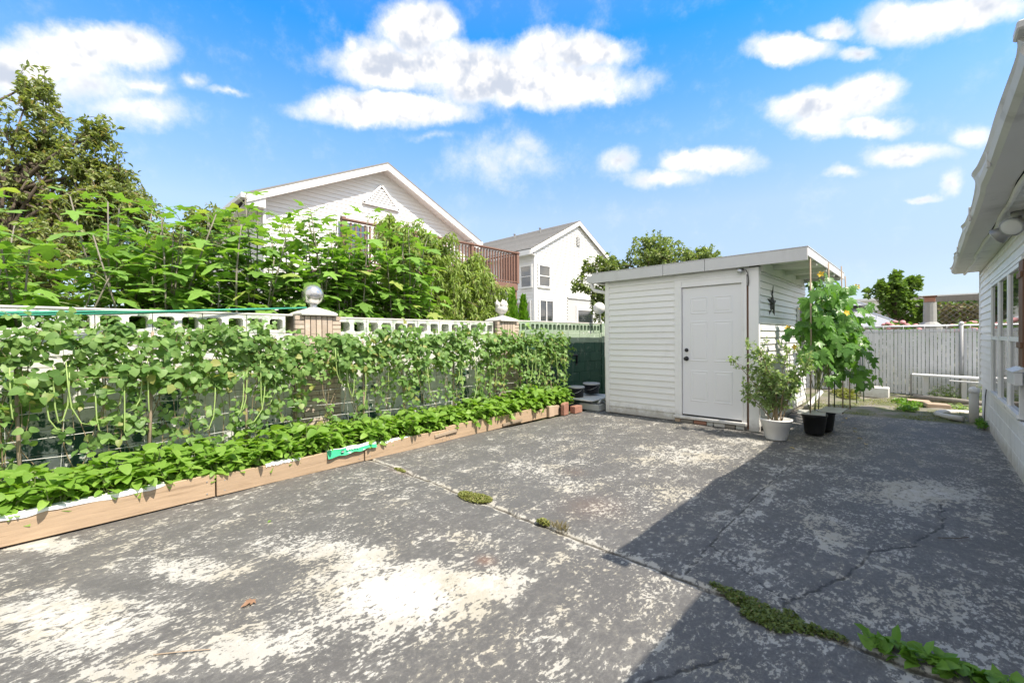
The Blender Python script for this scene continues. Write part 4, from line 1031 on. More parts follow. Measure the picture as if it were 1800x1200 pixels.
def gable_house2():
    X0 = -16.0
    t = thing('corner_house', 'white two storey house with grey shingle roof seen on its corner', 'house', (X0, 20, 0))
    y0, yp, y1 = 18.45, 22.65, 26.9; ze, zp = 6.45, 8.62; sl = (zp-ze)/(yp-y0)
    MB().prism([(X0-.03,y0+.03,0),(X0-.03,y1,0),(X0-.03,y1,ze),(X0-.03,yp,zp),(X0-.03,y0+.03,ze)], (-9,0,0)).build('core_wall', M['white_far'], t)
    h = .19; z = 1.0
    while z < zp-.1:
        zt = min(z+h, zp)
        lim = lambda zz: (y0,y1) if zz <= ze else (y0+(zz-ze)/sl, y1-(zz-ze)/sl)
        la, lb = lim(zt); la0, lb0 = lim(z)
        if lb-la > .1:
            MB().prism([(X0+.04,la0,z),(X0+.04,lb0,z),(X0+.006,lb,zt+.01),(X0+.006,la,zt+.01)], (-.03,0,0)).build('siding_board', M['white_far'], t)
        if zt <= ze:
            MB().prism([(X0,y0-.036,z),(X0,y0-.004,zt+.01),(X0,y0+.026,zt+.01),(X0,y0+.0,z)], (-9,0,0)).build('siding_board', M['white_far'], t)
        z += h
    bx('corner_post', M['trim'], t, X0-.1,X0+.05,y0-.05,y0+.1,1,ze)
    oh = .2; ov = .5
    def rz(y): return zp+.13-sl*abs(y-yp)
    for s in (-1, 1):
        yb = y0-ov if s < 0 else y1+ov
        rf = MB().prism([(X0+oh,yp,rz(yp)),(X0+oh,yb,rz(yb)),(X0+oh,yb,rz(yb)-.05),(X0+oh,yp,rz(yp)-.05)], (-9.4,0,0)).build('roof', M['shingle'], t)
        if s < 0:      # shingle courses that show from the yard
            n = 17
            for k in range(n):
                ya, yc = yp+(yb-yp)*k/n, yp+(yb-yp)*(k+1)/n
                MB().prism([(X0+oh+.01,ya,rz(ya)+.002),(X0+oh+.01,yc-.02,rz(yc)+.022),(X0+oh+.01,yc-.02,rz(yc)+.004),(X0+oh+.01,ya,rz(ya)+.001)], (-9.42,0,0)).build('shingle_course', M['shingle'], rf)
        MB().prism([(X0+oh-.002,yp,rz(yp)-.051),(X0+oh-.002,yb,rz(yb)-.051),(X0+oh-.002,yb,rz(yb)-.30),(X0+oh-.002,yp,rz(yp)-.30)], (-.04,0,0)).build('rake_board', M['trim'], t)
        yw = y0 if s < 0 else y1
        MB().box(X0-9,X0+oh-.05,min(yw,yb),max(yw,yb),rz(yb)-.30,rz(yb)-.27).build('eave_soffit', M['trim'], t)
        MB().box(X0-9,X0+oh-.05,yb-(.03 if s<0 else 0),yb+(0 if s<0 else .03),rz(yb)-.32,rz(yb)-.052).build('eave_fascia', M['trim'], t)
    v = MB().box(X0+.05,X0+.08,yp-.16,yp+.2,7.15,7.75).build('gable_vent', M['fixture'], t)
    for k in range(6): bx('louvre', M['curtain'], v, X0+.082,X0+.10,yp-.14,yp+.18,7.18+k*.095,7.24+k*.095)
    window_unit(t, 'y', X0+.045, 1, 18.8, 19.75, 4.35, 5.5, tw=.12, dep=.06)
    window_unit(t, 'y', X0+.045, 1, 18.85, 20.0, 2.3, 3.5, tw=.13, dep=.06, rail=False)
    window_unit(t, 'x', y0-.04, -1, -16.95, -16.2, 4.3, 5.45, tw=.1, dep=.06)
    window_unit(t, 'x', y0-.04, -1, -17.3, -16.3, 1.9, 3.4, tw=.1, dep=.06)
    # recessed porch
    bx('porch_recess', M['curtain'], t, X0+.045,X0+.06,21.5,24.6,1.8,3.85)
    pw = bx('porch_screen', M['glass'], t, X0+.062,X0+.07,22.5,24.2,1.8,3.1)
    for (a,b_,c,d) in ((22.35,22.5,1.8,3.4),(24.2,24.35,1.8,3.8),(22.5,24.2,3.1,3.3),(21.5,24.7,3.8,3.95)): bx('porch_frame', M['trim'], t, X0+.062,X0+.13,a,b_,c,d)
    ch = bx('chimney', M['redbrick'], t, X0-8.0,X0-7.4,20.6,21.2,7.0,8.25); bx('chimney_cap', M['cast'], ch, X0-8.05,X0-7.35,20.55,21.25,8.25,8.33)
    for x in (-2.2,-4.5): MB().lathe([(.06,0),(.06,.28),(.09,.3),(.09,.34)], (X0+x,21.6,rz(21.6)-.02), 8).build('roof_vent', M['fixture'], t)
    w = thing('picket_fence', 'low white fence in front of the corner house', 'fence', (-11,14.5,1.0))
    me = MB().prism([(0,0,1.2),(0,.09,1.2),(0,.09,1.78),(0,.045,1.84),(0,0,1.78)], (.02,0,0)).mesh('picket', M['white_far'])
    for k in range(44): link('picket', me, w, (-11.0, 11.6+k*.125, .12))
    bx('rail', M['white_far'], w, -11.03,-11.001,11.6,17.1,1.75,1.82)
    bx('panel', M['white_far'], w, -11.05,-11.031,11.6,17.1,0,1.70)
gable_house2()

def beyond_fence():
    t = thing('gazebo', 'grey metal hipped gazebo roof rising behind the slatted fence', 'gazebo', (-2.6,22,0))
    cx, cy, hw, z0, z1 = -2.75, 22.6, 2.4, 1.62, 2.42
    V = [(cx-hw,cy-hw,z0),(cx+hw,cy-hw,z0),(cx+hw,cy+hw,z0),(cx-hw,cy+hw,z0),(cx-.8,cy-.8,z1),(cx+.8,cy-.8,z1),(cx+.8,cy+.8,z1),(cx-.8,cy+.8,z1)]
    MB().add(V, [(0,1,5,4),(1,2,6,5),(2,3,7,6),(3,0,4,7),(4,5,6,7),(3,2,1,0)]).build('lower_roof', M['metalroof'], t)
    MB().box(cx-.75,cx+.75,cy-.75,cy+.75,z1+.003,z1+.14).build('vent_band', M['black'], t)
    V = [(cx-1.05,cy-1.05,z1+.12),(cx+1.05,cy-1.05,z1+.12),(cx+1.05,cy+1.05,z1+.12),(cx-1.05,cy+1.05,z1+.12),(cx,cy,z1+.62)]
    MB().add(V, [(0,1,4),(1,2,4),(2,3,4),(3,0,4),(3,2,1,0)]).build('upper_roof', M['metalroof'], t)
    for (sx, sy) in ((1,-1),(-1,-1),(1,1)):
        MB().bar((cx+sx*.8,cy+sy*.8,z1+.01),(cx+sx*hw,cy+sy*hw,z0+.01),.05,.04).build('hip_rib', M['steel'], t)
        MB().bar((cx,cy,z1+.63),(cx+sx*1.05,cy+sy*1.05,z1+.13),.05,.04).build('hip_rib', M['steel'], t)
    for k in range(12):
        x = cx-hw+.4*k+.2; f = min(1, (hw-abs(x-cx))/(hw-.8)); f = max(0, min(1, f))
        MB().bar((x,cy-hw,z0+.012),(cx+(x-cx)*1.0,cy-hw+(hw-.8)*f,z0+(z1-z0)*f+.012),.025,.02).build('seam', M['metalroof'], t)
    for (sx, sy) in ((1,-1),(-1,-1),(1,1),(-1,1)): bx('post', M['black'], t, cx+sx*(hw-.2)-.06,cx+sx*(hw-.2)+.06,cy+sy*(hw-.2)-.06,cy+sy*(hw-.2)+.06,0,z0+.05)
    # grey chimney-like post
    t = thing('stone_post', 'grey masonry post with a flared base and brown brick top beyond the fence', 'post', (.06,19.5,0))
    MB().lathe([(.30,0),(.30,1.62),(.26,1.70),(.165,1.78),(.155,2.35),(.155,2.42)], (.06,19.5,0), 12).build('shaft', M['slate2'], t)
    MB().box(-.07,.19,19.37,19.63,2.425,2.58).build('top_brick', M['redbrick'], t, bev=.01)
    MB().box(-.11,.23,19.33,19.67,2.582,2.62).build('cap', M['brownwood'], t, bev=.005)
    # weathered lattice arbor
    t = thing('lattice_arbor', 'weathered grey timber arbor with a lattice panel and climbing plant', 'arbor', (1.2,21,0))
    ya = 21.3; x0, x1 = .25, 2.4
    bx('beam', M['oldwood'], t, x0-.35,x1+.4,ya-.05,ya+.05,2.52,2.72); bx('rail', M['oldwood'], t, x0,x1,ya-.03,ya+.03,1.55,1.63)
    for (a, b_) in ((x0-.12,x0),(x1,x1+.14),(x1+.28,x1+.42)): bx('post', M['oldwood'], t, a,b_,ya-.06,ya+.06,0,2.52)
    lat = MB()
    for s, y in ((1,ya-.012),(-1,ya+.006)):
        k = -1.2
        while k < 2.3:
            a = [(x0+max(0,k), 1.63+max(0,-k)), None]; L_ = min(x1-(x0+max(0,k)), 2.52-(1.63+max(0,-k)))
            if L_ > .05:
                xa, za = x0+max(0,k), 1.63+max(0,-k); xb, zb = xa+L_, za+L_
                if s < 0: xa, xb = x0+x1-xa, x0+x1-xb
                MB().bar((xa,y,za),(xb,y,zb),.012,.045,(0,1,0)).build('lattice_slat', M['oldwood'], t)
            k += .17
    b = thing('far_building', 'long white flat building on the skyline behind the arbor', 'building', (4,60,0))
    bx('wall', M['white_far'], b, -6,22,58,66,0,4.9); bx('roof_edge', M['trim'], b, -6.2,22.2,57.8,66.2,4.9,5.15)
    for k in range(9): bx('window', M['glass'], b, -4+k*2.8,-2.6+k*2.8,57.96,57.99,2.6,3.9)
    c = thing('red_chimney', 'small red brick chimney with a cap above the arbor', 'chimney', (3.2,30,0))
    bx('stack', M['redbrick'], c, 3.0,3.25,29.85,30.15,0,3.95,.01); bx('cap', M['cast'], c, 2.96,3.29,29.8,30.2,3.95,4.02); MB().tube([(3.12,30,4.02),(3.12,30,4.25)], .06, 8).build('flue', M['fixture'], c, True)
beyond_fence()

def cords():
    # slack green netting cord tied to the ball pillar
    t = thing('netting_line', 'bundle of green netting cord stretched along the wall top to the ball finial', 'cord', (-5.1,.5,1.6))
    for k in range(7):
        r = np.random.default_rng(k); pts = []
        for u in np.linspace(0, 1, 14):
            y = -2.2+(2.03+2.2)*u; z = 1.50+.255*u**1.35+.0; x = -5.02-.38*u
            sp = (1-u)**1.2*.035; pts.append((x+(k%3-1)*sp*.6, y, z+(k-3)*sp*.35+.004*math.sin(u*17+k)))
        MB().tube(pts, .0045, 4).build('cord', M['rope'], t)
    tr = thing('string_trellis', 'trellis of thin stakes and strings carrying the long bean vines', 'trellis', (-5.1,2.5,.1))
    for k, y in enumerate((-1.2,-.25,.5,1.28,2.55,3.15,3.95,4.7,5.4,6.28)):
        h = [1.5,1.35,1.45,1.4,1.35,1.3,1.4,1.42,1.35,1.3][k]; lean = [.03,-.02,.05,0,.02,-.06,.03,-.04,.05,-.10][k]
        MB().tube([(-5.02,y,.08),(-5.03,y+lean*.5,h*.5),(-5.06,y+lean,h)], [.014,.013,.011], 6).build('stake', M['stake'], tr, True)
    for z in (.46,.62,.80,.98,1.18,1.36):
        pts = [(-5.035+random.uniform(-.01,.01), y, z+.02*math.sin(y*2+z*9)) for y in np.linspace(-1.6,6.3,30)]
        MB().tube(pts, .0028, 4).build('string', M['string'], tr)
    for y in np.arange(-1.4,6.3,.27):
        MB().tube([(-5.04,y,.15),(-5.05,y+random.uniform(-.05,.05),.8),(-5.06,y+random.uniform(-.08,.08),1.4)], .002, 3).build('string', M['string'], tr)
cords()

# ================================================================== PLANTS
CAMP = np.array([0, 0, CAM_H])
def nrmz(a): return a/np.maximum(np.linalg.norm(a, axis=-1, keepdims=True), 1e-9)
def T_oval(w=.28, fold=.10, curl=.12):
    V = [(0,0,0),(0,.35,0),(0,.7,-curl*.4),(0,1,-curl),(-w,.32,fold),(-w*.82,.68,fold*.6),(w,.32,fold),(w*.82,.68,fold*.6)]
    F = [(0,1,4),(1,5,4),(1,2,5),(2,3,5),(0,6,1),(1,6,7),(1,7,2),(2,7,3)]
    return np.array(V), F
def T_lance(w=.10, fold=.05, curl=.35):
    V = [(0,0,0),(0,.4,.03),(0,.75,-curl*.35),(0,1,-curl),(-w,.35,fold),(-w*.8,.72,fold-curl*.3),(w,.35,fold),(w*.8,.72,fold-curl*.3)]
    F = [(0,1,4),(1,5,4),(1,2,5),(2,3,5),(0,6,1),(1,6,7),(1,7,2),(2,7,3)]
    return np.array(V), F
def T_heart(w=.42, fold=.09, curl=.15):
    V = [(0,0,0),(0,.4,-.0),(0,1,-curl),(-.2,-.06,fold*.6),(-w,.25,fold),(-w*.72,.6,fold*.5),(.2,-.06,fold*.6),(w,.25,fold),(w*.72,.6,fold*.5)]
    F = [(0,1,3),(3,1,4),(4,1,5),(5,1,2),(0,6,1),(6,7,1),(7,8,1),(8,2,1)]
    return np.array(V), F
def T_round(w=.40, fold=.09, curl=.18):
    """rounded ovate leaf, folded along the midrib"""
    ys = [0,.05,.22,.45,.68,.86,1.0]; ws = [0,.55,.95,1,.78,.42,0]
    V = [(0,y,-curl*y*y) for y in ys]; n = len(ys); F = []
    for sgn in (-1, 1):
        b = len(V); V += [(sgn*w*q, y-(.06 if 0 < i < 3 else 0), fold*q-curl*y*y) for i, (y, q) in enumerate(zip(ys[1:-1], ws[1:-1]))]
        e = [0]+list(range(b, b+n-2))+[n-1]
        for i in range(n-1):
            for tri in ((i, i+1, e[i+1]), (i, e[i+1], e[i])):
                if len(set(tri)) == 3: F.append(tri if sgn > 0 else tri[::-1])
    return np.array(V), F
def T_lobed(depth=.55, seed=0, lobes=(-1.9,-1.0,0,1.0,1.9), lens=(.42,.62,.85,.62,.42), wd=.16, curl=.12):
    """palmate leaf, petiole joint at the origin, lobes fanning round +Y"""
    r = np.random.default_rng(seed); pts = []; c = (0,.12,.03)
    pts.append((-.07,-.10))
    for k, (a, l) in enumerate(zip(lobes, lens)):
        l *= r.uniform(.9,1.1); d = np.array((math.sin(a), math.cos(a))); p = np.array((d[1], -d[0])); o = np.array((0,.12))
        pts += [tuple(o+d*l*.62-p*wd*l*1.15), tuple(o+d*l*.9-p*wd*.55*l), tuple(o+d*l), tuple(o+d*l*.9+p*wd*.55*l), tuple(o+d*l*.62+p*wd*l*1.15)]
        if k < len(lobes)-1:
            m_ = (a+lobes[k+1])/2; pts.append((o[0]+math.sin(m_)*l*(1-depth), o[1]+math.cos(m_)*l*(1-depth)))
    pts.append((.07,-.10))
    V = [c]+[(x, y, -curl*(x*x*1.2+max(0,y-.1)**2*.9)+r.uniform(-.03,.03)) for x, y in pts]
    n = len(pts); F = [(0, 1+(i+1), 1+i) for i in range(n-1)]
    return np.array(V), F
FIG = [T_lobed(.5, 1), T_lobed(.42, 2, (-1.2,-.0,1.2), (.55,.85,.55), .22), T_lobed(.55, 3)]
LUF = [T_lobed(.36, 4, (-1.75,-.9,0,.9,1.75), (.42,.55,.8,.55,.42), .2), T_lobed(.36, 5, (-1.7,-.95,0,.95,1.7), (.45,.6,.75,.6,.45), .22)]
OAK = T_lobed(.45, 9, (-1.6,-.8,0,.8,1.6), (.35,.5,.8,.5,.35), .12)

def frames(d, n):
    y = nrmz(d); x = nrmz(np.cross(y, n)); z = np.cross(x, y); return np.stack([x, y, z], -1)   # columns
def leaf_mesh(name, tmpl, pos, d, n, size, mt, origin):
    V, F = tmpl; M3 = frames(d, n); k = len(V)
    W_ = np.einsum('nij,kj->nki', M3, V)*size[:,None,None] + pos[:,None,:] - np.array(origin)
    Fa = (np.array(F)[None] + (np.arange(len(pos))*k)[:,None,None]).reshape(-1, 3)
    return np_mesh(name, W_.reshape(-1, 3), Fa, mt)
def foliage(parent, tmpls, pos, d, n, size, mt, singles=0, name='foliage', single_name='leaf'):
    """the leaves nearest the yard are objects of their own, the rest one part"""
    if not isinstance(tmpls, list): tmpls = [tmpls]
    pos = np.asarray(pos, float); d = np.asarray(d, float); n = np.asarray(n, float); size = np.asarray(size, float)
    order = np.argsort(np.linalg.norm(pos-CAMP, axis=1) - size*2)
    sg, rest = order[:singles], order[singles:]
    if len(rest):
        which = rng.integers(0, len(tmpls), len(rest))
        Vs, Fs, off = [], [], 0
        for k, tm in enumerate(tmpls):
            ix = rest[which == k]
            if not len(ix): continue
            V, F = tm; M3 = frames(d[ix], n[ix])
            W_ = (np.einsum('nij,kj->nki', M3, V)*size[ix][:,None,None] + pos[ix][:,None,:] - np.array(org(parent))).reshape(-1, 3)
            Fs.append((np.array(F)[None] + (np.arange(len(ix))*len(V))[:,None,None]).reshape(-1, 3)+off); Vs.append(W_); off += len(W_)
        o = link(name, np_mesh(name, np.concatenate(Vs), np.concatenate(Fs), mt), parent)
        tag(o, kind='stuff')
    if singles:
        ms = [np_mesh(single_name, V, np.array(F), mt) for V, F in tmpls]
        M3 = frames(d[sg], n[sg]); po = np.array(org(parent))
        for q, ix in enumerate(sg):
            o = bpy.data.objects.new(single_name, ms[q % len(ms)]); COL.objects.link(o); o.parent = parent
            mm = Matrix.Identity(4); s = size[ix]
            for a in range(3):
                for b_ in range(3): mm[a][b_] = M3[q][a][b_]*s
                mm[a][3] = pos[ix][a]-po[a]
            o.matrix_basis = mm
def curve(a, b, sag=0, wob=.05, n=6, r=rng):
    a, b = np.array(a, float), np.array(b, float); t = np.linspace(0, 1, n)[:,None]
    p = a+(b-a)*t; L_ = np.linalg.norm(b-a)
    p += (np.sin(t*math.pi)*r.normal(0, wob*L_, 3)); p[:,2] += (-4*sag*(t*(1-t)))[:,0]*L_
    return p

def grow_tree(name, label, cat, base, trunk_top, blobs, n_limb, n_twig, per_twig, tmpl, size, lm, bark, r0=.09, group=None,
              droop=.2, twig_len=.7, up=.6, singles=0, seed=1, twig_r=.006, limb_start=.35, spread=.35, shell=.55):
    """trunk with limbs to the crown lobes; leafy twigs round the limbs. blobs: (x,y,z,rx,ry,rz,weight)"""
    r = np.random.default_rng(seed)
    t = thing(name, label, cat, tuple(base), group)
    base = np.array(base, float); top = np.array(trunk_top, float)
    tk = curve(base, top, 0, .03, 9, r)
    q = MB().tube(tk, list(np.linspace(r0, r0*.45, 9)), 9)
    limbs = [tk[3:]]
    wts = np.array([b[6] for b in blobs]); wts = wts/wts.sum()
    for k in range(n_limb):
        b = blobs[r.choice(len(blobs), p=wts)]
        v = r.normal(0, 1, 3); v /= np.linalg.norm(v); tgt = np.array(b[:3])+v*np.array(b[3:6])*r.uniform(.3,.8)
        f = r.uniform(limb_start, 1); i = f*(len(tk)-1); i0 = int(min(i, len(tk)-2)); st = tk[i0]+(tk[i0+1]-tk[i0])*(i-i0)
        L_ = curve(st, tgt, -.10, .06, 7, r); limbs.append(L_)
        q.tube(L_, list(np.linspace(r0*.38, r0*.10, 7)), 6)
    q.build('trunk', bark, t, True)
    LP = np.concatenate(limbs)
    tw = MB(); P, D, N, Sz = [], [], [], []
    for k in range(n_twig):
        b = blobs[r.choice(len(blobs), p=wts)]
        v = r.normal(0, 1, 3); v /= np.linalg.norm(v); rad = shell+(1-shell)*r.random()
        tip = np.array(b[:3])+v*np.array(b[3:6])*rad
        dd = np.linalg.norm((LP-tip)*np.array((1,1,1.0))+np.array((0,0,.0)), axis=1)
        j = np.argsort(dd)[r.integers(0, 4)]; st = LP[j]
        L_ = np.linalg.norm(tip-st)
        if L_ > twig_len*1.8: st = tip+(st-tip)*twig_len*1.8/L_
        c = curve(st, tip, -.12 if droop < .5 else -.2, .07, 6, r)
        c[-1,2] -= droop*.12
        tw.tube(c, list(np.linspace(twig_r, twig_r*.4, 6)), 3, cap=False)
        m_ = per_twig; ts = r.uniform(.25, 1.02, m_)*5
        i0 = np.clip(ts.astype(int), 0, 4); pp = c[i0]+(c[i0+1]-c[i0])*(ts-i0)[:,None]
        tg = nrmz(c[i0+1]-c[i0])
        dv = nrmz(tg*.55+r.normal(0, spread*1.6, (m_,3))+np.array((0,0,up*.3))-np.array((0,0,droop)))
        nn = nrmz(np.array((0,0,1.0))+r.normal(0, .55, (m_,3)))
        P.append(pp+r.normal(0,.012,(m_,3))); D.append(dv); N.append(nn); Sz.append(size*r.uniform(.65,1.2,m_))
    tag(tw.build('twigs', bark, t), kind='stuff')
    foliage(t, tmpl, np.concatenate(P), np.concatenate(D), np.concatenate(N), np.concatenate(Sz), lm, singles, 'crown')
    return t

# --- tall loose tree at the left, several leaders
grow_tree('pear_tree', 'tall loose tree with brownish olive leaves rising beyond the block wall', 'tree', (-10.6,-.35,0), (-10.55,-.3,4.6),
    [(-10.7,-.55,2.4,1.2,1.2,1.0,1.2),(-10.5,-.25,3.6,1.0,.95,.95,1.2),(-10.45,-.2,4.6,.7,.65,.75,.7),(-10.4,-.25,5.35,.42,.4,.6,.3),(-10.9,-.9,4.3,.6,.6,.8,.6),(-11,-1.2,3.2,.8,.9,1.0,.8),(-9.75,.42,4.8,.4,.35,.35,.3),(-9.85,.3,4.2,.6,.55,.6,.8),(-9.4,.75,3.6,.55,.55,.55,.7),(-9.9,.3,3.3,.75,.7,.85,1.0),(-9.6,.6,2.6,.7,.7,.7,.7)],
    64, 1400, 18, T_oval(.22,.12,.2), .088, L['pear'], M['bark'], .09, seed=3, up=.5, droop=.15, twig_len=.75, shell=.15, spread=.45)
grow_tree('pear_tree', 'low spreading tree with brownish olive leaves between the fig and the gable house', 'tree', (-9.6,1.0,0), (-9.5,1.2,2.6),
    [(-9.5,.95,2.7,.85,.8,.85,1.1),(-9.1,1.5,3.0,.6,.6,.6,.7),(-8.8,1.8,3.45,.45,.45,.3,.3),(-9.8,.6,3.7,.5,.5,.55,.5),(-9.3,1.3,2.0,.8,.9,.5,.8)],
    44, 760, 18, T_oval(.22,.12,.2), .085, L['pear'], M['bark'], .08, seed=5, up=.5, droop=.15, twig_len=.65, shell=.15, spread=.45)

grow_tree('pear_tree', 'bushy olive leaved tree filling the gap behind the broad fig', 'tree', (-8.7,-.9,0), (-8.7,-.9,2.2),
    [(-8.7,-.9,2.2,.9,.9,.8,1),(-8.9,-.3,2.5,.7,.7,.7,1),(-8.5,-1.4,2.6,.6,.6,.6,.7)], 24, 420, 18, T_oval(.22,.12,.2), .085, L['pear'], M['bark'], .07, seed=6, up=.5, droop=.15, twig_len=.65, shell=.15, spread=.45)
# --- figs: upright canes with big lobed leaves held round them
def fig(base, canes, label, seed, singles=70):
    r = np.random.default_rng(seed); t = thing('fig_tree', label, 'tree', (base[0],base[1],0), 'fig trees behind the block wall')
    q = MB(); P, D, N, Sz = [], [], [], []; pet = MB()
    for (x, y, h) in canes:
        c = curve((base[0]+r.normal(0,.05), base[1]+r.normal(0,.05), 0), (x, y, h), .03, .04, 9, r)
        q.tube(c, list(np.linspace(.022,.006,9)), 6)
        n = int(36*h/2.6)
        for k in range(n):
            u = .30+.72*(k+r.random()*.5)/n; u = min(u, 1); i = min(u*8, 7.999); i0 = int(i); p = c[i0]+(c[i0+1]-c[i0])*(i-i0)
            a = k*2.4+r.random()*.8; ln = r.uniform(.10,.24)*(1.1 if u < .9 else .55)
            o = np.array((math.cos(a), math.sin(a), .75 if u > .92 else .3)); pe = p+o*ln
            pet.tube([p, p+o*ln*.55+np.array((0,0,.01)), pe], .0035, 3, cap=False)
            P.append(pe); D.append(np.array((math.cos(a), math.sin(a), r.uniform(-.75,.05)+(.6 if u > .93 else 0)))); N.append(np.array((0,0,1))+o*.6+r.normal(0,.25,3)); Sz.append(r.uniform(.18,.29)*(1 if u < .9 else .72))
    q.build('trunk', M['barkgrey'], t, True); tag(pet.build('petioles', M['stem'], t), kind='stuff')
    foliage(t, FIG, P, D, N, Sz, L['fig'], singles, 'crown')
def canes(n, x0, x1, y0, y1, h0, h1, seed):
    r = np.random.default_rng(seed); return [(r.uniform(x0,x1), r.uniform(y0,y1), r.uniform(h0,h1)) for _ in range(n)]
fig((-6.5,-.5), canes(28,-7.3,-5.75,-1.6,.45,1.7,2.75,11), 'broad fig tree behind the stretch of wall under the cord bundle', 1)
fig((-6.4,.75), canes(26,-7.0,-5.8,.2,1.3,1.8,2.95,12)+[(-6.3,.05,2.85)], 'fig tree standing before the low olive-leaved tree', 2)
fig((-6.35,1.65), canes(24,-6.8,-5.85,1.2,2.15,1.9,2.95,13)+[(-6.3,1.62,3.2),(-6.4,1.5,3.0),(-6.25,1.75,2.95)], 'fig tree with one tall leader before the edge of the gable house', 3)
fig((-6.35,2.75), canes(30,-6.9,-5.8,2.1,3.4,2.1,3.2,14)+[(-6.3,2.4,3.05),(-6.4,3.0,3.0)], 'fig tree right behind the ball finial pillar', 4)
fig((-6.2,3.7), canes(22,-6.7,-5.8,3.3,4.3,1.8,3.2,15), 'fig tree mingling with the peach leaves', 6, 40)

# --- peach
grow_tree('peach_tree', 'dense peach tree with long drooping leaves behind the wall between the pillars', 'tree', (-6.75,4.9,0), (-6.7,4.95,2.6),
    [(-6.6,4.2,2.3,.65,.9,.85,1),(-6.6,5.2,2.2,.7,.95,.85,1.2),(-6.55,5.95,2.1,.55,.7,.75,.9),(-6.6,4.05,3.05,.5,.6,.5,.6),(-6.6,4.8,2.95,.5,.65,.5,.65),(-6.6,3.8,3.35,.2,.2,.25,.12),(-6.6,5.7,2.7,.45,.5,.45,.4),(-6.4,4.9,1.6,.65,1.5,.45,.9)],
    60, 1300, 18, T_lance(.105,.05,.4), .135, L['peach'], M['bark'], .07, seed=8, droop=.95, up=.3, twig_len=.55, spread=.42, singles=60, shell=.1)

# --- small arborvitae by the corner house
def arbor(x, y, h, w, label, seed):
    r = np.random.default_rng(seed); t = thing('arborvitae', label, 'tree', (x,y,0), 'young arborvitae behind the wall')
    MB().tube([(x,y,0),(x,y,h*.9)], [.04,.01], 6).build('trunk', M['bark'], t)
    n = 1500; u = r.random(n)**.8; a = r.uniform(0,2*math.pi,n); rr = w*(1-u)**.75*(.55+.5*r.random(n)); z = .35+u*(h-.35)
    P = np.stack([x+rr*np.cos(a), y+rr*np.sin(a), z], 1); D = np.stack([np.cos(a)*.45, np.sin(a)*.45, np.ones(n)], 1)+r.normal(0,.2,(n,3)); N = np.stack([np.cos(a), np.sin(a), np.zeros(n)], 1)+r.normal(0,.5,(n,3))
    foliage(t, T_oval(.2,.03,.05), P, D, N, r.uniform(.09,.17,n), L['arb'], 0, 'crown')
arbor(-8.0,8.3,2.62,.33,'tallest young arborvitae behind the flame urn pillar',1); arbor(-8.0,8.75,2.45,.26,'middle young arborvitae behind the sage green wall',2); arbor(-7.9,7.95,2.15,.28,'short young arborvitae half behind the flame urn',3)

# --- tree behind the shed
grow_tree('broadleaf_tree', 'dense tree with small glossy leaves spreading above the shed roof', 'tree', (-6.2,12.6,0), (-6.1,12.5,3.4),
    [(-5.9,12.4,3.75,1.0,1.0,.85,1.5),(-6.9,11.4,3.35,.55,.6,.6,.8),(-4.95,13.3,3.65,.75,.75,.5,.8),(-7.0,11.25,2.4,.5,.5,.75,.9),(-7.6,10.75,2.95,.28,.28,.25,.14),(-7.45,10.9,3.45,.12,.12,.4,.1),(-6.0,12.4,2.7,1.0,1.0,.7,.7)],
    44, 950, 20, T_oval(.3,.08,.15), .095, L['shedtree'], M['bark'], .11, seed=21, up=.5, droop=.2, twig_len=.7, shell=.2, spread=.45)
# --- beyond the back fence
grow_tree('maple_tree', 'bright green tree with an upright spiky crown beyond the gazebo', 'tree', (-1.3,33.4,0), (-1.3,33.4,3.8),
    [(-1.35,33.4,3.5,.9,.9,1.0,1.4),(-1.3,33.4,4.6,.28,.28,.6,.25),(-.6,33.9,4.3,.4,.4,.5,.35),(-2.2,32.8,3.9,.5,.5,.5,.35),(-1.9,33,4.2,.3,.3,.4,.2),(-.6,34,2.6,1.5,1.0,.9,1.2),(.6,35,2.5,1.2,.8,.8,.9)],
    30, 420, 16, T_oval(.34,.06,.1), .24, L['far'], M['bark'], .14, seed=31, up=.9, droop=.05, twig_len=.8, twig_r=.01)
grow_tree('dark_tree', 'dark green low tree behind the yellow flowered vine and the gazebo', 'tree', (-3.6,36,0), (-3.6,36,2.6),
    [(-3.6,36,2.6,1.6,1.2,1.0,1),(-5.0,36,2.4,1.4,1,1.0,1),(-6.5,38,2.8,1.6,1,1.2,1)], 20, 240, 16, T_oval(.3), .26, L['fardark'], M['bark'], .14, seed=32, up=.6, twig_len=.9, twig_r=.01)
grow_tree('dark_tree', 'dark green tree on the skyline behind the masonry post', 'tree', (1.5,38,0), (1.5,38,2.6),
    [(1.2,38,2.9,1.3,1,.9,1),(3.2,39,3.0,1.6,1,.9,1)], 16, 200, 16, T_oval(.3), .26, L['fardark'], M['bark'], .14, seed=33, up=.6, twig_len=.9, twig_r=.01)
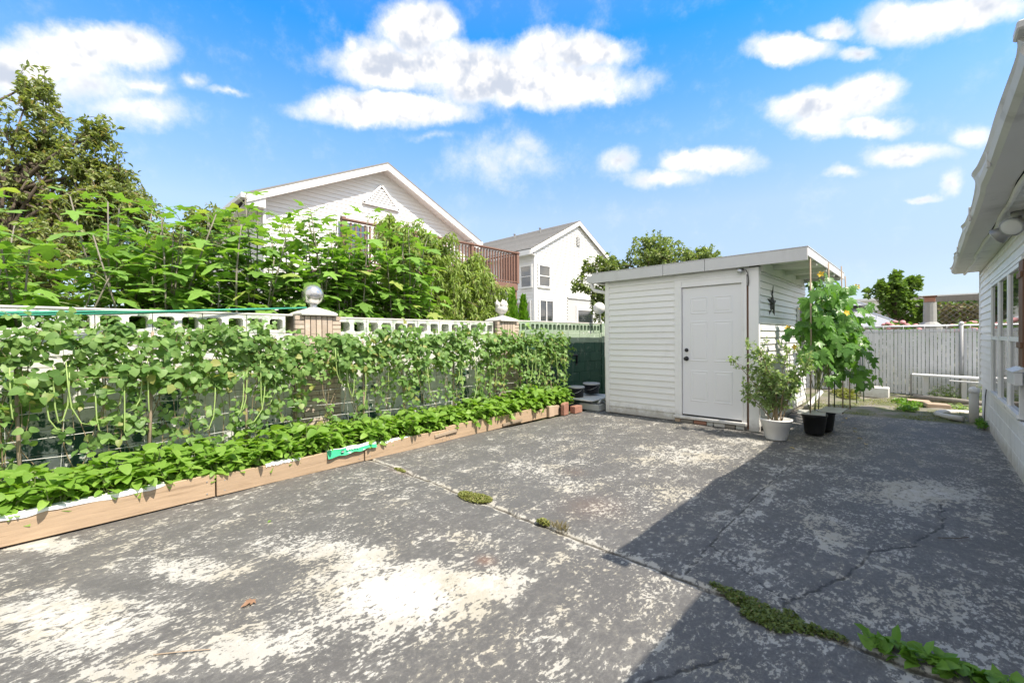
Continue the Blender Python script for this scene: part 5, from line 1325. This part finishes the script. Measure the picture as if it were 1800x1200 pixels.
def climber():
    r = np.random.default_rng(3); t = thing('arbor_climber', 'dry brown climbing plant covering the lattice of the grey arbor', 'plant', (1.3,21.4,0))
    MB().tube([(1.0,21.42,0),(1.1,21.42,1.2),(1.4,21.42,2.3)], .03, 6).build('stem', M['bark'], t)
    n = 1500; P = np.stack([r.uniform(.3,2.35,n), 21.42+r.normal(0,.08,n), r.uniform(1.3,2.4,n)], 1)
    foliage(t, T_oval(.35), P, r.normal(0,1,(n,3)), r.normal(0,.6,(n,3))+np.array((0,-1,.5)), r.uniform(.07,.13,n), L['reedbrown'])
    for k, (x, y, z) in enumerate(((-.7,19.2,1.5),(1.55,19.2,1.62),(.95,18.8,1.45))):
        t = thing('flowering_shrub', ['pink flowering shrub beside the masonry post','pink hydrangea shrub below the lattice panel','small pink shrub between the post and the hydrangea'][k], 'shrub', (x,y,0), 'pink shrubs beyond the fence')
        MB().tube([(x,y,0),(x,y,z)], .04, 6).build('stem', M['stem'], t)
        n = 260; v = nrmz(r.normal(0,1,(n,3))); P = np.array((x,y,z))+v*np.array((.5,.4,.26))*r.uniform(.6,1,(n,1))
        foliage(t, T_oval(.4), P, v+r.normal(0,.5,(n,3)), v, r.uniform(.08,.13,n), L['weed'])
        bl = MB()
        for _ in range(16):
            v = nrmz(r.normal(0,1,3)); v[2] = abs(v[2]); c = np.array((x,y,z))+v*np.array((.52,.42,.30)); bl.lathe([(.02,-.06),(.075,-.03),(.085,.01),(.05,.05),(.01,.06)], c, 7)
        bl.build('blossoms', M['pink'], t, True)
climber()
def hedge():  # added so the slits between the fence slats read dark
    r = np.random.default_rng(12); t = thing('added_hedge', 'dark leafy hedge added behind the slatted fence to darken its gaps', 'hedge', (-1,12.8,0))
    for k in range(9): MB().tube([(-3.6+k*.6,12.85,0),(-3.55+k*.6,12.82,1.2)], .02, 5).build('stem', M['bark'], t)
    n = 5200; P = np.stack([r.uniform(-3.9,1.6,n), 12.8+r.normal(0,.16,n), r.uniform(.05,1.38,n)], 1)
    foliage(t, T_oval(.35), P, r.normal(0,1,(n,3)), r.normal(0,.7,(n,3))+np.array((0,-.5,.8)), r.uniform(.06,.11,n), L['fardark'])
hedge()

# --- long bean vines on the trellis
def bean_vine(yc, seed, top, low, label):
    r = np.random.default_rng(seed); bare = abs(yc-2.12) < .3
    t = thing('bean_vine', label, 'vine', (-5.03,yc,.1), 'long bean vines on the trellis')
    st = MB(); P, D, N, Sz = [], [], [], []
    def leafat(p, s=1.0):
        # three leaflets on a petiole that leans into the light
        o = nrmz(np.array((r.uniform(.2,1), r.normal(0,.7), r.normal(.1,.45)))); pe = p+o*r.uniform(.03,.09)
        st.tube([p, pe], .0018, 3, cap=False)
        n = nrmz(np.array((.75, 0, .6))+r.normal(0,.42,3)); dn = np.array((0,0,-1.0)); f = nrmz(dn-n*np.dot(dn,n)+r.normal(0,.35,3)); sd = np.cross(n, f)
        sc = (r.uniform(.04,.07) if r.random() < .65 else r.uniform(.065,.10))*s
        for q in ((f, 1.0), (nrmz(sd+f*.15), .9), (nrmz(-sd+f*.15), .9)):
            if q[0] is f or r.random() < .92:
                P.append(pe+q[0]*.012); D.append(q[0]+n*-.15); N.append(n+r.normal(0,.15,3)); Sz.append(sc*q[1])
    for k in range(5):      # leaders climbing the strings
        y0 = yc+r.uniform(-.2,.2); y1 = yc+r.uniform(-.4,.4)
        c = curve((-5.04,y0,.13), (-5.02+r.normal(0,.03),y1,top), .0, .03, 14, r); c[:,0] += .05*np.sin(np.linspace(0,5,14)+k); c[:,1] += .03*np.sin(np.linspace(0,9,14)+k*2)
        st.tube(c, .0035, 4, cap=False)
        for i in range(2, 14):
            z = c[i,2]; pr = (.08 if bare else min(1, low*1.4)) if z < .85 else (.85 if z < 1.0 else 1.0)
            if r.random() < pr: leafat(c[i])
    for k in range(24):      # side shoots filling the upper half
        y0 = yc+r.uniform(-.3,.3); z0 = r.uniform(.98,top+.02)
        c = curve((-5.04,y0,z0), (-5.0+r.normal(.03,.06), y0+r.normal(0,.28), z0+r.normal(.02,.1)), .05, .1, 7, r)
        st.tube(c, .0025, 3, cap=False)
        for i in range(1, 7): leafat(c[i])
    for k in range(1 if bare else 5):      # strands hanging lower
        y0 = yc+r.uniform(-.3,.3); c = curve((-5.0,y0,r.uniform(.9,1.1)), (-4.98,y0+r.normal(0,.1),r.uniform(.4,.65)), 0, .05, 7, r)
        st.tube(c, .0025, 3, cap=False)
        for i in range(7):
            if r.random() < low*1.35: leafat(c[i], .9)
    for k in range(3):      # waving tip above the strings
        y0 = yc+r.uniform(-.3,.3); c = curve((-5.03,y0,top-.05), (-4.97,y0+r.normal(0,.2),top+r.uniform(.04,.15)), 0, .08, 5, r)
        st.tube(c, .002, 3, cap=False); leafat(c[3]); leafat(c[4], .7)
    tag(st.build('stem', M['vinestem'], t), kind='stuff')
    foliage(t, [T_round(.44), T_round(.36,.13,.28), T_round(.40,.02,.35)], P, D, N, Sz, L['bean'], 22)
    for k in range(r.integers(1,4)+(1 if yc < 1.4 else 0)):
        y = yc+r.uniform(-.28,.28); z = r.uniform(.95,1.28); ln = r.uniform(.3,.52); x = -4.93+r.uniform(0,.06); b = r.normal(0,.05)
        pts = [(x,y,z),(x+.004,y+b*.1,z-ln*.35),(x+.003,y+b*.3,z-ln*.7),(x,y+b*.9,z-ln*.95),(x,y+b*1.6,z-ln)]
        MB().tube(pts, [.003,.0055,.0058,.005,.0025], 5).build('bean_pod', M['pod'], t, True)
ORD = ['first','second','third','fourth','fifth','sixth','seventh','eighth','ninth','tenth']
def vine_label(k):
    if k == 7: return 'long bean vine hanging in front of the ball finial pillar'
    if k == 14: return 'long bean vine hanging in front of the flame urn pillar'
    if k < 7: return '%s long bean vine from the ball finial pillar, on the side under the netting line' % ORD[6-k]
    if k < 14: return '%s long bean vine past the ball finial pillar towards the flame urn pillar' % ORD[k-8]
    return '%s long bean vine past the flame urn pillar towards the shed' % ORD[k-15]
for k, yc in enumerate(np.arange(-1.2, 6.35, .47)):
    bean_vine(float(yc), 100+k, [1.44,1.46,1.46,1.45,1.44,1.42,1.36,1.34,1.36,1.38,1.38,1.42,1.40,1.34,1.34,1.40,1.38][k%17], [.35,.3,.34,.4,.5,.55,.5,.22,.38,.42,.40,.5,.5,.42,.5,.62,.62][k%17], vine_label(k))

# --- young leafy plants in the bed
def bed_plants():
    protos = []
    for k in range(6):
        r = np.random.default_rng(200+k); st = MB(); P, D, N, Sz = [], [], [], []
        h = r.uniform(.12,.21)
        for s in range(5):
            tip = np.array((r.normal(0,.045), r.normal(0,.045), h*r.uniform(.75,1.1))); c = curve((0,0,0), tip, 0, .05, 4, r); st.tube(c, [.004,.0035,.003,.002], 4, cap=False)
            for j in range(10):
                u = r.uniform(.3,1) if j > 3 else 1.0; p = c[min(3,int(u*3))]; a = j*2.4+r.random(); ln = r.uniform(.02,.06)*(1.4-u)
                o = np.array((math.cos(a), math.sin(a), .5)); pe = p+o*ln; st.tube([p, pe], .0016, 3, cap=False)
                P.append(pe); D.append(np.array((math.cos(a), math.sin(a), r.uniform(-.6,.5)))); N.append(np.array((0,0,1))+o*.3+r.normal(0,.35,3)); Sz.append(r.uniform(.045,.095))
        t = np.array(P); tm = T_round(.33,.07,.22)
        lm = leaf_mesh('foliage', tm, t, np.array(D), np.array(N), np.array(Sz), L['bed'], (0,0,0))
        sm = st.mesh('stem', M['stem']); protos.append((lm, sm))
    r = np.random.default_rng(9); k = 0
    y = -1.25
    while y < 6.62:
        for row in range(3):
            xx = bedx(y)-.10-row*.15+r.normal(0,.02)
            if y > 5.7 and row == 0: xx -= .05
            yy = y+(.07 if row%2 else 0)+r.normal(0,.02)
            t = thing('bed_plant', 'young bright green leafy plant growing in the planter bed', 'plant', (xx, yy, .12), 'young plants in the planter bed')
            lm, sm = protos[k%6]; k += 1
            t.rotation_euler = (0,0,r.uniform(0,6.28)); s = r.uniform(1.0,1.4)*(1.15 if row else .95)*(1.12 if y > 4.4 else 1); t.scale = (s,s,s)
            for nm, me in (('foliage', lm), ('stem', sm)):
                o = bpy.data.objects.new(nm, me); COL.objects.link(o); o.parent = t
        y += .165
bed_plants()

# --- potted shrub by the shed corner
def potted():
    r = np.random.default_rng(44); x, y = -1.44, 6.52
    t = thing('potted_shrub', 'bushy small leaved shrub in a white plastic pot before the shed corner', 'potted plant', (x,y,0))
    MB().lathe([(.115,.004),(.125,.02),(.165,.19),(.172,.192),(.176,.255),(.186,.258),(.188,.275),(.172,.277),(.168,.22)], (x,y,0), 28).build('pot', M['pot'], t, True)
    MB().lathe([(.168,.225),(.12,.235),(.01,.24)], (x,y,0), 18).build('soil', M['soil'], t)
    q = MB(); P, D, N, Sz = [], [], [], []
    for k in range(13):
        a = r.uniform(0,6.28); h = r.uniform(.75,1.22); sp = r.uniform(.12,.34); tip = np.array((x+math.cos(a)*sp*1.05, y+math.sin(a)*sp*.75, h))
        if k == 0: tip = np.array((x-.52,y-.05,1.05))
        if k == 1: tip = np.array((x-.40,y,.62))
        if k == 2: tip = np.array((x+.36,y+.1,1.1))
        if k == 3: tip = np.array((x-.36,y-.05,1.24))
        c = curve((x+r.normal(0,.03), y+r.normal(0,.03), .22), tip, -.08, .05, 9, r); q.tube(c, list(np.linspace(.008,.003,9)), 5)
        for j in range(20):
            i = r.integers(2,8); st = c[i]+(c[i+1]-c[i])*r.random()
            e = st+nrmz(r.normal(0,1,3)+np.array((0,0,.3)))*r.uniform(.08,.22); b = curve(st, e, -.05, .08, 4, r); q.tube(b, .002, 3, cap=False)
            for m_ in range(15):
                u = r.uniform(.2,1)*3; i0 = min(2,int(u)); p = b[i0]+(b[i0+1]-b[i0])*(u-i0)
                P.append(p); D.append(nrmz(b[i0+1]-b[i0])*.4+r.normal(0,.6,3)+np.array((0,0,-.15))); N.append(np.array((0,0,1))+r.normal(0,.6,3)); Sz.append(r.uniform(.032,.062))
    q.build('stem', M['vinestem'], t, True); foliage(t, T_oval(.24,.06,.15), P, D, N, Sz, L['pot'])
    for (a, b_) in (((-1.52,6.5,.1),(-1.58,6.6,.75)),((-1.40,6.47,.15),(-1.36,6.55,.6))): MB().tube([a,b_], .008, 5).build('stick', M['stake'], t)
potted()

# --- luffa vine on stakes beside the shed
def luffa():
    for (x, y, s, lab) in ((-1.13,7.22,1.0,'black nursery pot under slate boards holding the yellow flowered vine'),(-1.07,7.57,.92,'black nursery pot half hidden behind the slate covered pot')):
        t = thing('nursery_pot', lab, 'pot', (x,y,0), 'black nursery pots')
        MB().lathe([(.105*s,.004),(.115*s,.02),(.145*s,.25),(.155*s,.252),(.155*s,.285),(.145*s,.287)], (x,y,0), 22).build('pot', M['blackplastic'], t, True)
        MB().lathe([(.14*s,.27),(.08,.278),(.01,.28)], (x,y,0), 14).build('soil', M['soil'], t)
    for k, (x0,x1,y0,y1,z,rz,lab) in enumerate(((-1.32,-1.0,7.03,7.40,.290,.12,'grey slate board lying on the front black pot'),(-1.10,-.83,7.30,7.80,.306,-.05,'grey slate board lying across both black pots'))):
        o = link('slate_board', MB().box(-(x1-x0)/2,(x1-x0)/2,-(y1-y0)/2,(y1-y0)/2,0,.014).mesh('slate_board', M['slate'], bev=.003), None, ((x0+x1)/2,(y0+y1)/2,z)); o.rotation_euler = (0,.0,rz); tag(o, lab, 'board')
    stakes = [((-1.16,7.12,.305),(-1.14,7.0,2.46),'stake','thick bamboo stake rising from the slate covered pot'),((-1.1,8.2,0),(-1.105,8.25,2.5),'stake','brown stake tied to the middle of the shed roof edge'),((-1.06,9.4,0),(-1.1,9.6,2.6),'stake','brown stake tied near the far end of the shed roof edge'),((-1.02,10.0,0),(-1.08,9.9,2.45),'stake','brown stake standing by the patio edge'),
              ((-1.28,8.5,0),(-1.22,8.4,1.9),'greengrip','green coated stake nearest the shed wall'),((-1.08,8.6,0),(-1.08,8.55,2.2),'greengrip','green coated stake between the brown stakes'),((-.98,10.6,.03),(-1.0,10.3,1.6),'greengrip','green coated stake on the moss'),((-.9,10.9,.05),(-.92,10.6,1.5),'greengrip','green coated stake farthest from the pots')]
    for a, b_, mk, lab in stakes:
        o = MB().tube([a, tuple((np.array(a)+np.array(b_))/2+np.array((.01,0,0))), b_], .010 if mk == 'stake' else .008, 7).build('plant_stake', M[mk], None, True); tag(o, lab, 'stake', 'stakes of the flowering vine')
    r = np.random.default_rng(61)
    t = thing('luffa_vine', 'large leaved climbing vine with yellow flowers hanging from the shed roof edge', 'vine', (-1.1,7.5,.3))
    q = MB(); P, D, N, Sz = [], [], [], []
    def lf(p, s=1):
        a = r.uniform(-2.6,.9); o = nrmz(np.array((math.cos(a)*.8+.25, math.sin(a)*.9-.15, r.normal(.1,.3)))); pe = p+o*r.uniform(.04,.13); q.tube([p, pe], .003, 3, cap=False)
        n = nrmz(o*.7+np.array((.1,-.1,.75))+r.normal(0,.3,3)); f = nrmz(np.array((o[0]*.5,o[1]*.5,-.9))+r.normal(0,.25,3)); P.append(pe); D.append(f); N.append(n); Sz.append(r.uniform(.13,.23)*s)
    for k in range(28):
        y0 = r.uniform(6.95,9.6); x0 = -1.1+r.normal(0,.05)
        top = r.uniform(1.6,2.25) if y0 < 8.6 else r.uniform(1.4,2.1)
        c = curve((-1.14+r.normal(0,.03), 7.12+max(0,(y0-7.2))*.5, .33 if y0 < 7.6 else .6), (x0, y0, top), -.03, .05, 12, r); q.tube(c, .005, 4, cap=False)
        for i in range(5, 12):
            if c[i,2] > 1.0 or r.random() < .18: lf(c[i])
        for s in range(3):
            st = c[r.integers(7,12)]; e = st+np.array((r.uniform(-.2,.36), r.normal(0,.35), r.uniform(-.85,.1))); b = curve(st, e, .1, .08, 8, r); q.tube(b, .003, 3, cap=False)
            for i in range(1,8):
                if b[i,2] > .75 or r.random() < .4: lf(b[i], .9)
    for (a, b_) in (((-1.1,7.1,1.6),(-1.5,7.3,1.35)),((-.8,8.2,1.2),(-.62,8.0,.62)),((-.9,7.9,1.5),(-.55,7.7,1.05)),((-.85,9,1.3),(-.7,9.1,.6))):
        b = curve(a, b_, .1, .06, 8, r); q.tube(b, .003, 3, cap=False)
        for i in range(1,8): lf(b[i], .85)
    q.build('stem', M['stem'], t); foliage(t, LUF, P, D, N, Sz, L['luffa'], 120)
    PA = np.array(P)
    for (x,y,z) in ((-1.12,7.0,2.19),(-1.46,7.25,1.42),(-.72,7.8,1.98),(-1.42,7.35,1.72),(-.82,7.5,1.62),(-1.35,7.1,1.15)):
        j = np.argmin(np.linalg.norm(PA-np.array((x,y,z)), axis=1)); e = PA[j]+nrmz(np.array((x,y,z))-PA[j])*min(.12, np.linalg.norm(PA[j]-np.array((x,y,z))))+np.array((.02,-.05,.06)); x, y, z = e
        MB().tube([PA[j], (PA[j]+e)/2+np.array((0,0,.02)), e], .003, 4).build('flower_stalk', M['stem'], t)
        fl = MB(); fr = nrmz(np.array((.3,-.8,.3))+r.normal(0,.3,3)); a_ = nrmz(np.cross(fr,(0,0,1))); b2 = np.cross(a_, fr); c = np.array((x,y,z))
        for k in range(5):
            an = k*1.2566; d1 = a_*math.cos(an)+b2*math.sin(an); d2 = -a_*math.sin(an)+b2*math.cos(an); s = .04
            V = [c, c+d1*s*.5-d2*s*.36+fr*.008, c+d1*s-d2*s*.25+fr*.014, c+d1*s*1.1+fr*.006, c+d1*s+d2*s*.25+fr*.016, c+d1*s*.5+d2*s*.36+fr*.008]
            fl.add(V, [(0,1,2),(0,2,3),(0,3,4),(0,4,5)])
        fl.build('flower', M['flower'], t)
luffa()

# --- weeds, moss, fallen leaves
def weed_patch(name, label, cat, pts, n, size, lm, tmpl, h=.03, seed=0, flat=.4, single=0):
    r = np.random.default_rng(seed); c = np.mean([p[:2] for p in pts], 0); t = thing(name, label, cat, (c[0],c[1],0))
    P, D, N, Sz = [], [], [], []; st = MB()
    w = np.array([p[2]*p[3] for p in pts]); w = w/w.sum()
    for k in range(n):
        x, y, rx, ry = pts[r.choice(len(pts), p=w)][:4]; a = r.uniform(0,6.28); u = math.sqrt(r.random()); hh = h*(1-.6*u*u)*r.uniform(.3,1)
        p = np.array((x+rx*u*math.cos(a), y+ry*u*math.sin(a), hh+.002)); b = r.uniform(0,6.28)
        P.append(p); D.append(np.array((math.cos(b), math.sin(b), r.normal(flat,.35)))); N.append(np.array((0,0,1))+r.normal(0,.45,3)); Sz.append(r.uniform(.6,1.3)*size)
        if k % 12 == 0: st.tube([(x+rx*u*.6*math.cos(a), y+ry*u*.6*math.sin(a), -.01), p], .0015, 3, cap=False)
    st.build('stems', M['vinestem'], t); foliage(t, tmpl, P, D, N, Sz, lm, single)
weed_patch('joint_weed', 'round mat of yellowish weed growing in the slab joint on the sunny side', 'weed', [(-2.8,2.40,.17,.075),(-2.72,2.44,.11,.06)], 2200, .014, L['moss'], T_oval(.4), .035, 1)
weed_patch('joint_weed', 'small clump of green weed in the slab joint beside dry grass', 'weed', [(-2.03,2.42,.055,.03)], 300, .018, L['moss'], T_oval(.3), .04, 2)
weed_patch('dry_grass', 'tuft of dry grass in the slab joint near the shadow edge', 'grass', [(-1.88,2.42,.07,.025)], 130, .06, L['reedbrown'], T_lance(.03,.02,.1), .02, 3, 1.4)
weed_patch('joint_weed', 'thin yellowish weed at the end of the joint below the planter boards', 'weed', [(-3.95,2.40,.10,.03)], 350, .014, L['moss'], T_oval(.4), .015, 4)
weed_patch('moss_mat', 'long dark green mat of moss in the shaded part of the slab joint', 'moss', [(-.82,2.44,.05,.025),(-.74,2.43,.07,.045),(-.66,2.40,.09,.06),(-.58,2.35,.09,.09),(-.52,2.33,.07,.08),(-.62,2.32,.05,.05),(-.44,2.37,.07,.045),(-.36,2.39,.05,.03),(-.48,2.43,.04,.04),(-.3,2.4,.05,.02)], 4600, .017, L['mossdark'], [T_oval(.35), T_lance(.06)], .028, 5)
weed_patch('broadleaf_weed', 'broad leaved green weeds sprouting from the shaded slab joint', 'weed', [(-.16,2.43,.05,.05),(-.08,2.45,.07,.05),(.02,2.45,.08,.05),(.10,2.46,.07,.05),(.2,2.46,.06,.05)], 150, .06, L['weed'], [T_heart(.33), T_oval(.3)], .06, 6, .5, 40)
weed_patch('wall_weed', 'small green weed at the foot of the house foundation', 'weed', [(.56,9.3,.05,.10),(.57,9.1,.04,.1)], 160, .045, L['weed'], T_oval(.3), .13, 7, .7)
weed_patch('yard_weeds', 'bright green clump of weeds before the plank bench', 'weed', [(-.35,11.3,.18,.25),(-.2,10.9,.2,.2),(-.25,10.4,.13,.2)], 700, .06, L['weed'], T_oval(.28), .12, 8, .6)
weed_patch('leafy_plant', 'dark leafy plant growing under the plank bench', 'plant', [(.18,11.75,.16,.16),(.35,11.8,.14,.14)], 420, .075, L['pot'], T_lance(.12), .42, 9, .2)
weed_patch('leafy_plant', 'leafy plant at the bench end by the house corner', 'plant', [(.75,11.9,.2,.2)], 300, .075, L['pot'], T_lance(.12), .4, 10, .2)
weed_patch('hosta', 'low plants with pale striped leaves in front of the border log', 'plant', [(.45,10.95,.25,.13),(.7,10.85,.2,.12)], 260, .10, L['pot'], T_lance(.13), .10, 11, .6)
weed_patch('shed_weeds', 'yellow green weeds in the corner by the white box', 'weed', [(-1.3,11.6,.2,.3),(-1.2,11.2,.15,.2)], 300, .08, L['moss'], T_oval(.3), .25, 12, .5)
def ground_cover():
    r = np.random.default_rng(77); n = 7000; X_ = r.uniform(-1.75,.45,n); Y_ = r.uniform(9.5,12,n)
    keep = (np.sin(X_*4.1+1)*np.sin(Y_*3.3)+.6*np.sin(X_*9-Y_*5)+r.normal(0,.35,n)) > .15; X_, Y_ = X_[keep], Y_[keep]; m_ = len(X_)
    Z_ = .11*np.clip((Y_-9.43)/2.2,0,1)+.0; a = r.uniform(0,6.28,m_)
    D = np.stack([np.cos(a),np.sin(a),r.uniform(.1,.8,m_)],1); N = np.stack([r.normal(0,.4,m_),r.normal(0,.4,m_),np.ones(m_)],1)
    o = link('ground_cover', leaf_mesh('ground_cover', T_oval(.35), np.stack([X_,Y_,Z_],1), D, N, r.uniform(.012,.03,m_), L['moss'], (0,0,0)))
    tag(o, 'thin carpet of moss and low weeds on the soil behind the patio', 'moss', kind='stuff')
ground_cover()
def fallen():
    r = np.random.default_rng(5)
    def one(x, y, s, mt, tmpl, lab, group=None):
        a = r.uniform(0,6.28); V, F = tmpl; V = V*np.array((1,1,1.6))
        me = leaf_mesh('fallen_leaf', (V,F), np.array([[0,0,.012]]), np.array([[math.cos(a),math.sin(a),.08]]), np.array([[.1,.15,1.]]), np.array([s]), mt, (0,0,0))
        o = link('fallen_leaf', me, None, (x,y,0)); tag(o, lab, 'leaf', group)
    one(-2.54,.67,.075,L['dry'],OAK,'brown lobed dead leaf lying on the sunny concrete')
    one(-3.55,1.06,.03,L['bed'],T_oval(.35),'tiny green leaf on the dark concrete before the planter boards')
    for k, (x,y) in enumerate(((-.95,8.4),(-.72,7.7),(-.66,7.25),(-.78,8.0),(-.55,6.9),(-1.2,6.1),(-.98,8.9))): one(x,y,r.uniform(.045,.065),L['yellow'],T_heart(.4),'small yellow fallen leaf on the patio near the black pots','yellow leaves fallen near the pots')
    o = MB().tube([(-2.42,.25,.008),(-2.33,.36,.012),(-2.28,.43,.006)], .003, 4).build('twig', M['stake']); tag(o, 'thin tan twig lying on the worn white concrete', 'twig')
    o = MB().tube([(.05,4.05,.008),(.15,4.12,.012),(.2,4.2,.008)], .003, 4).build('twig', M['bark']); tag(o, 'thin dark twig lying on the shaded concrete', 'twig')
fallen()
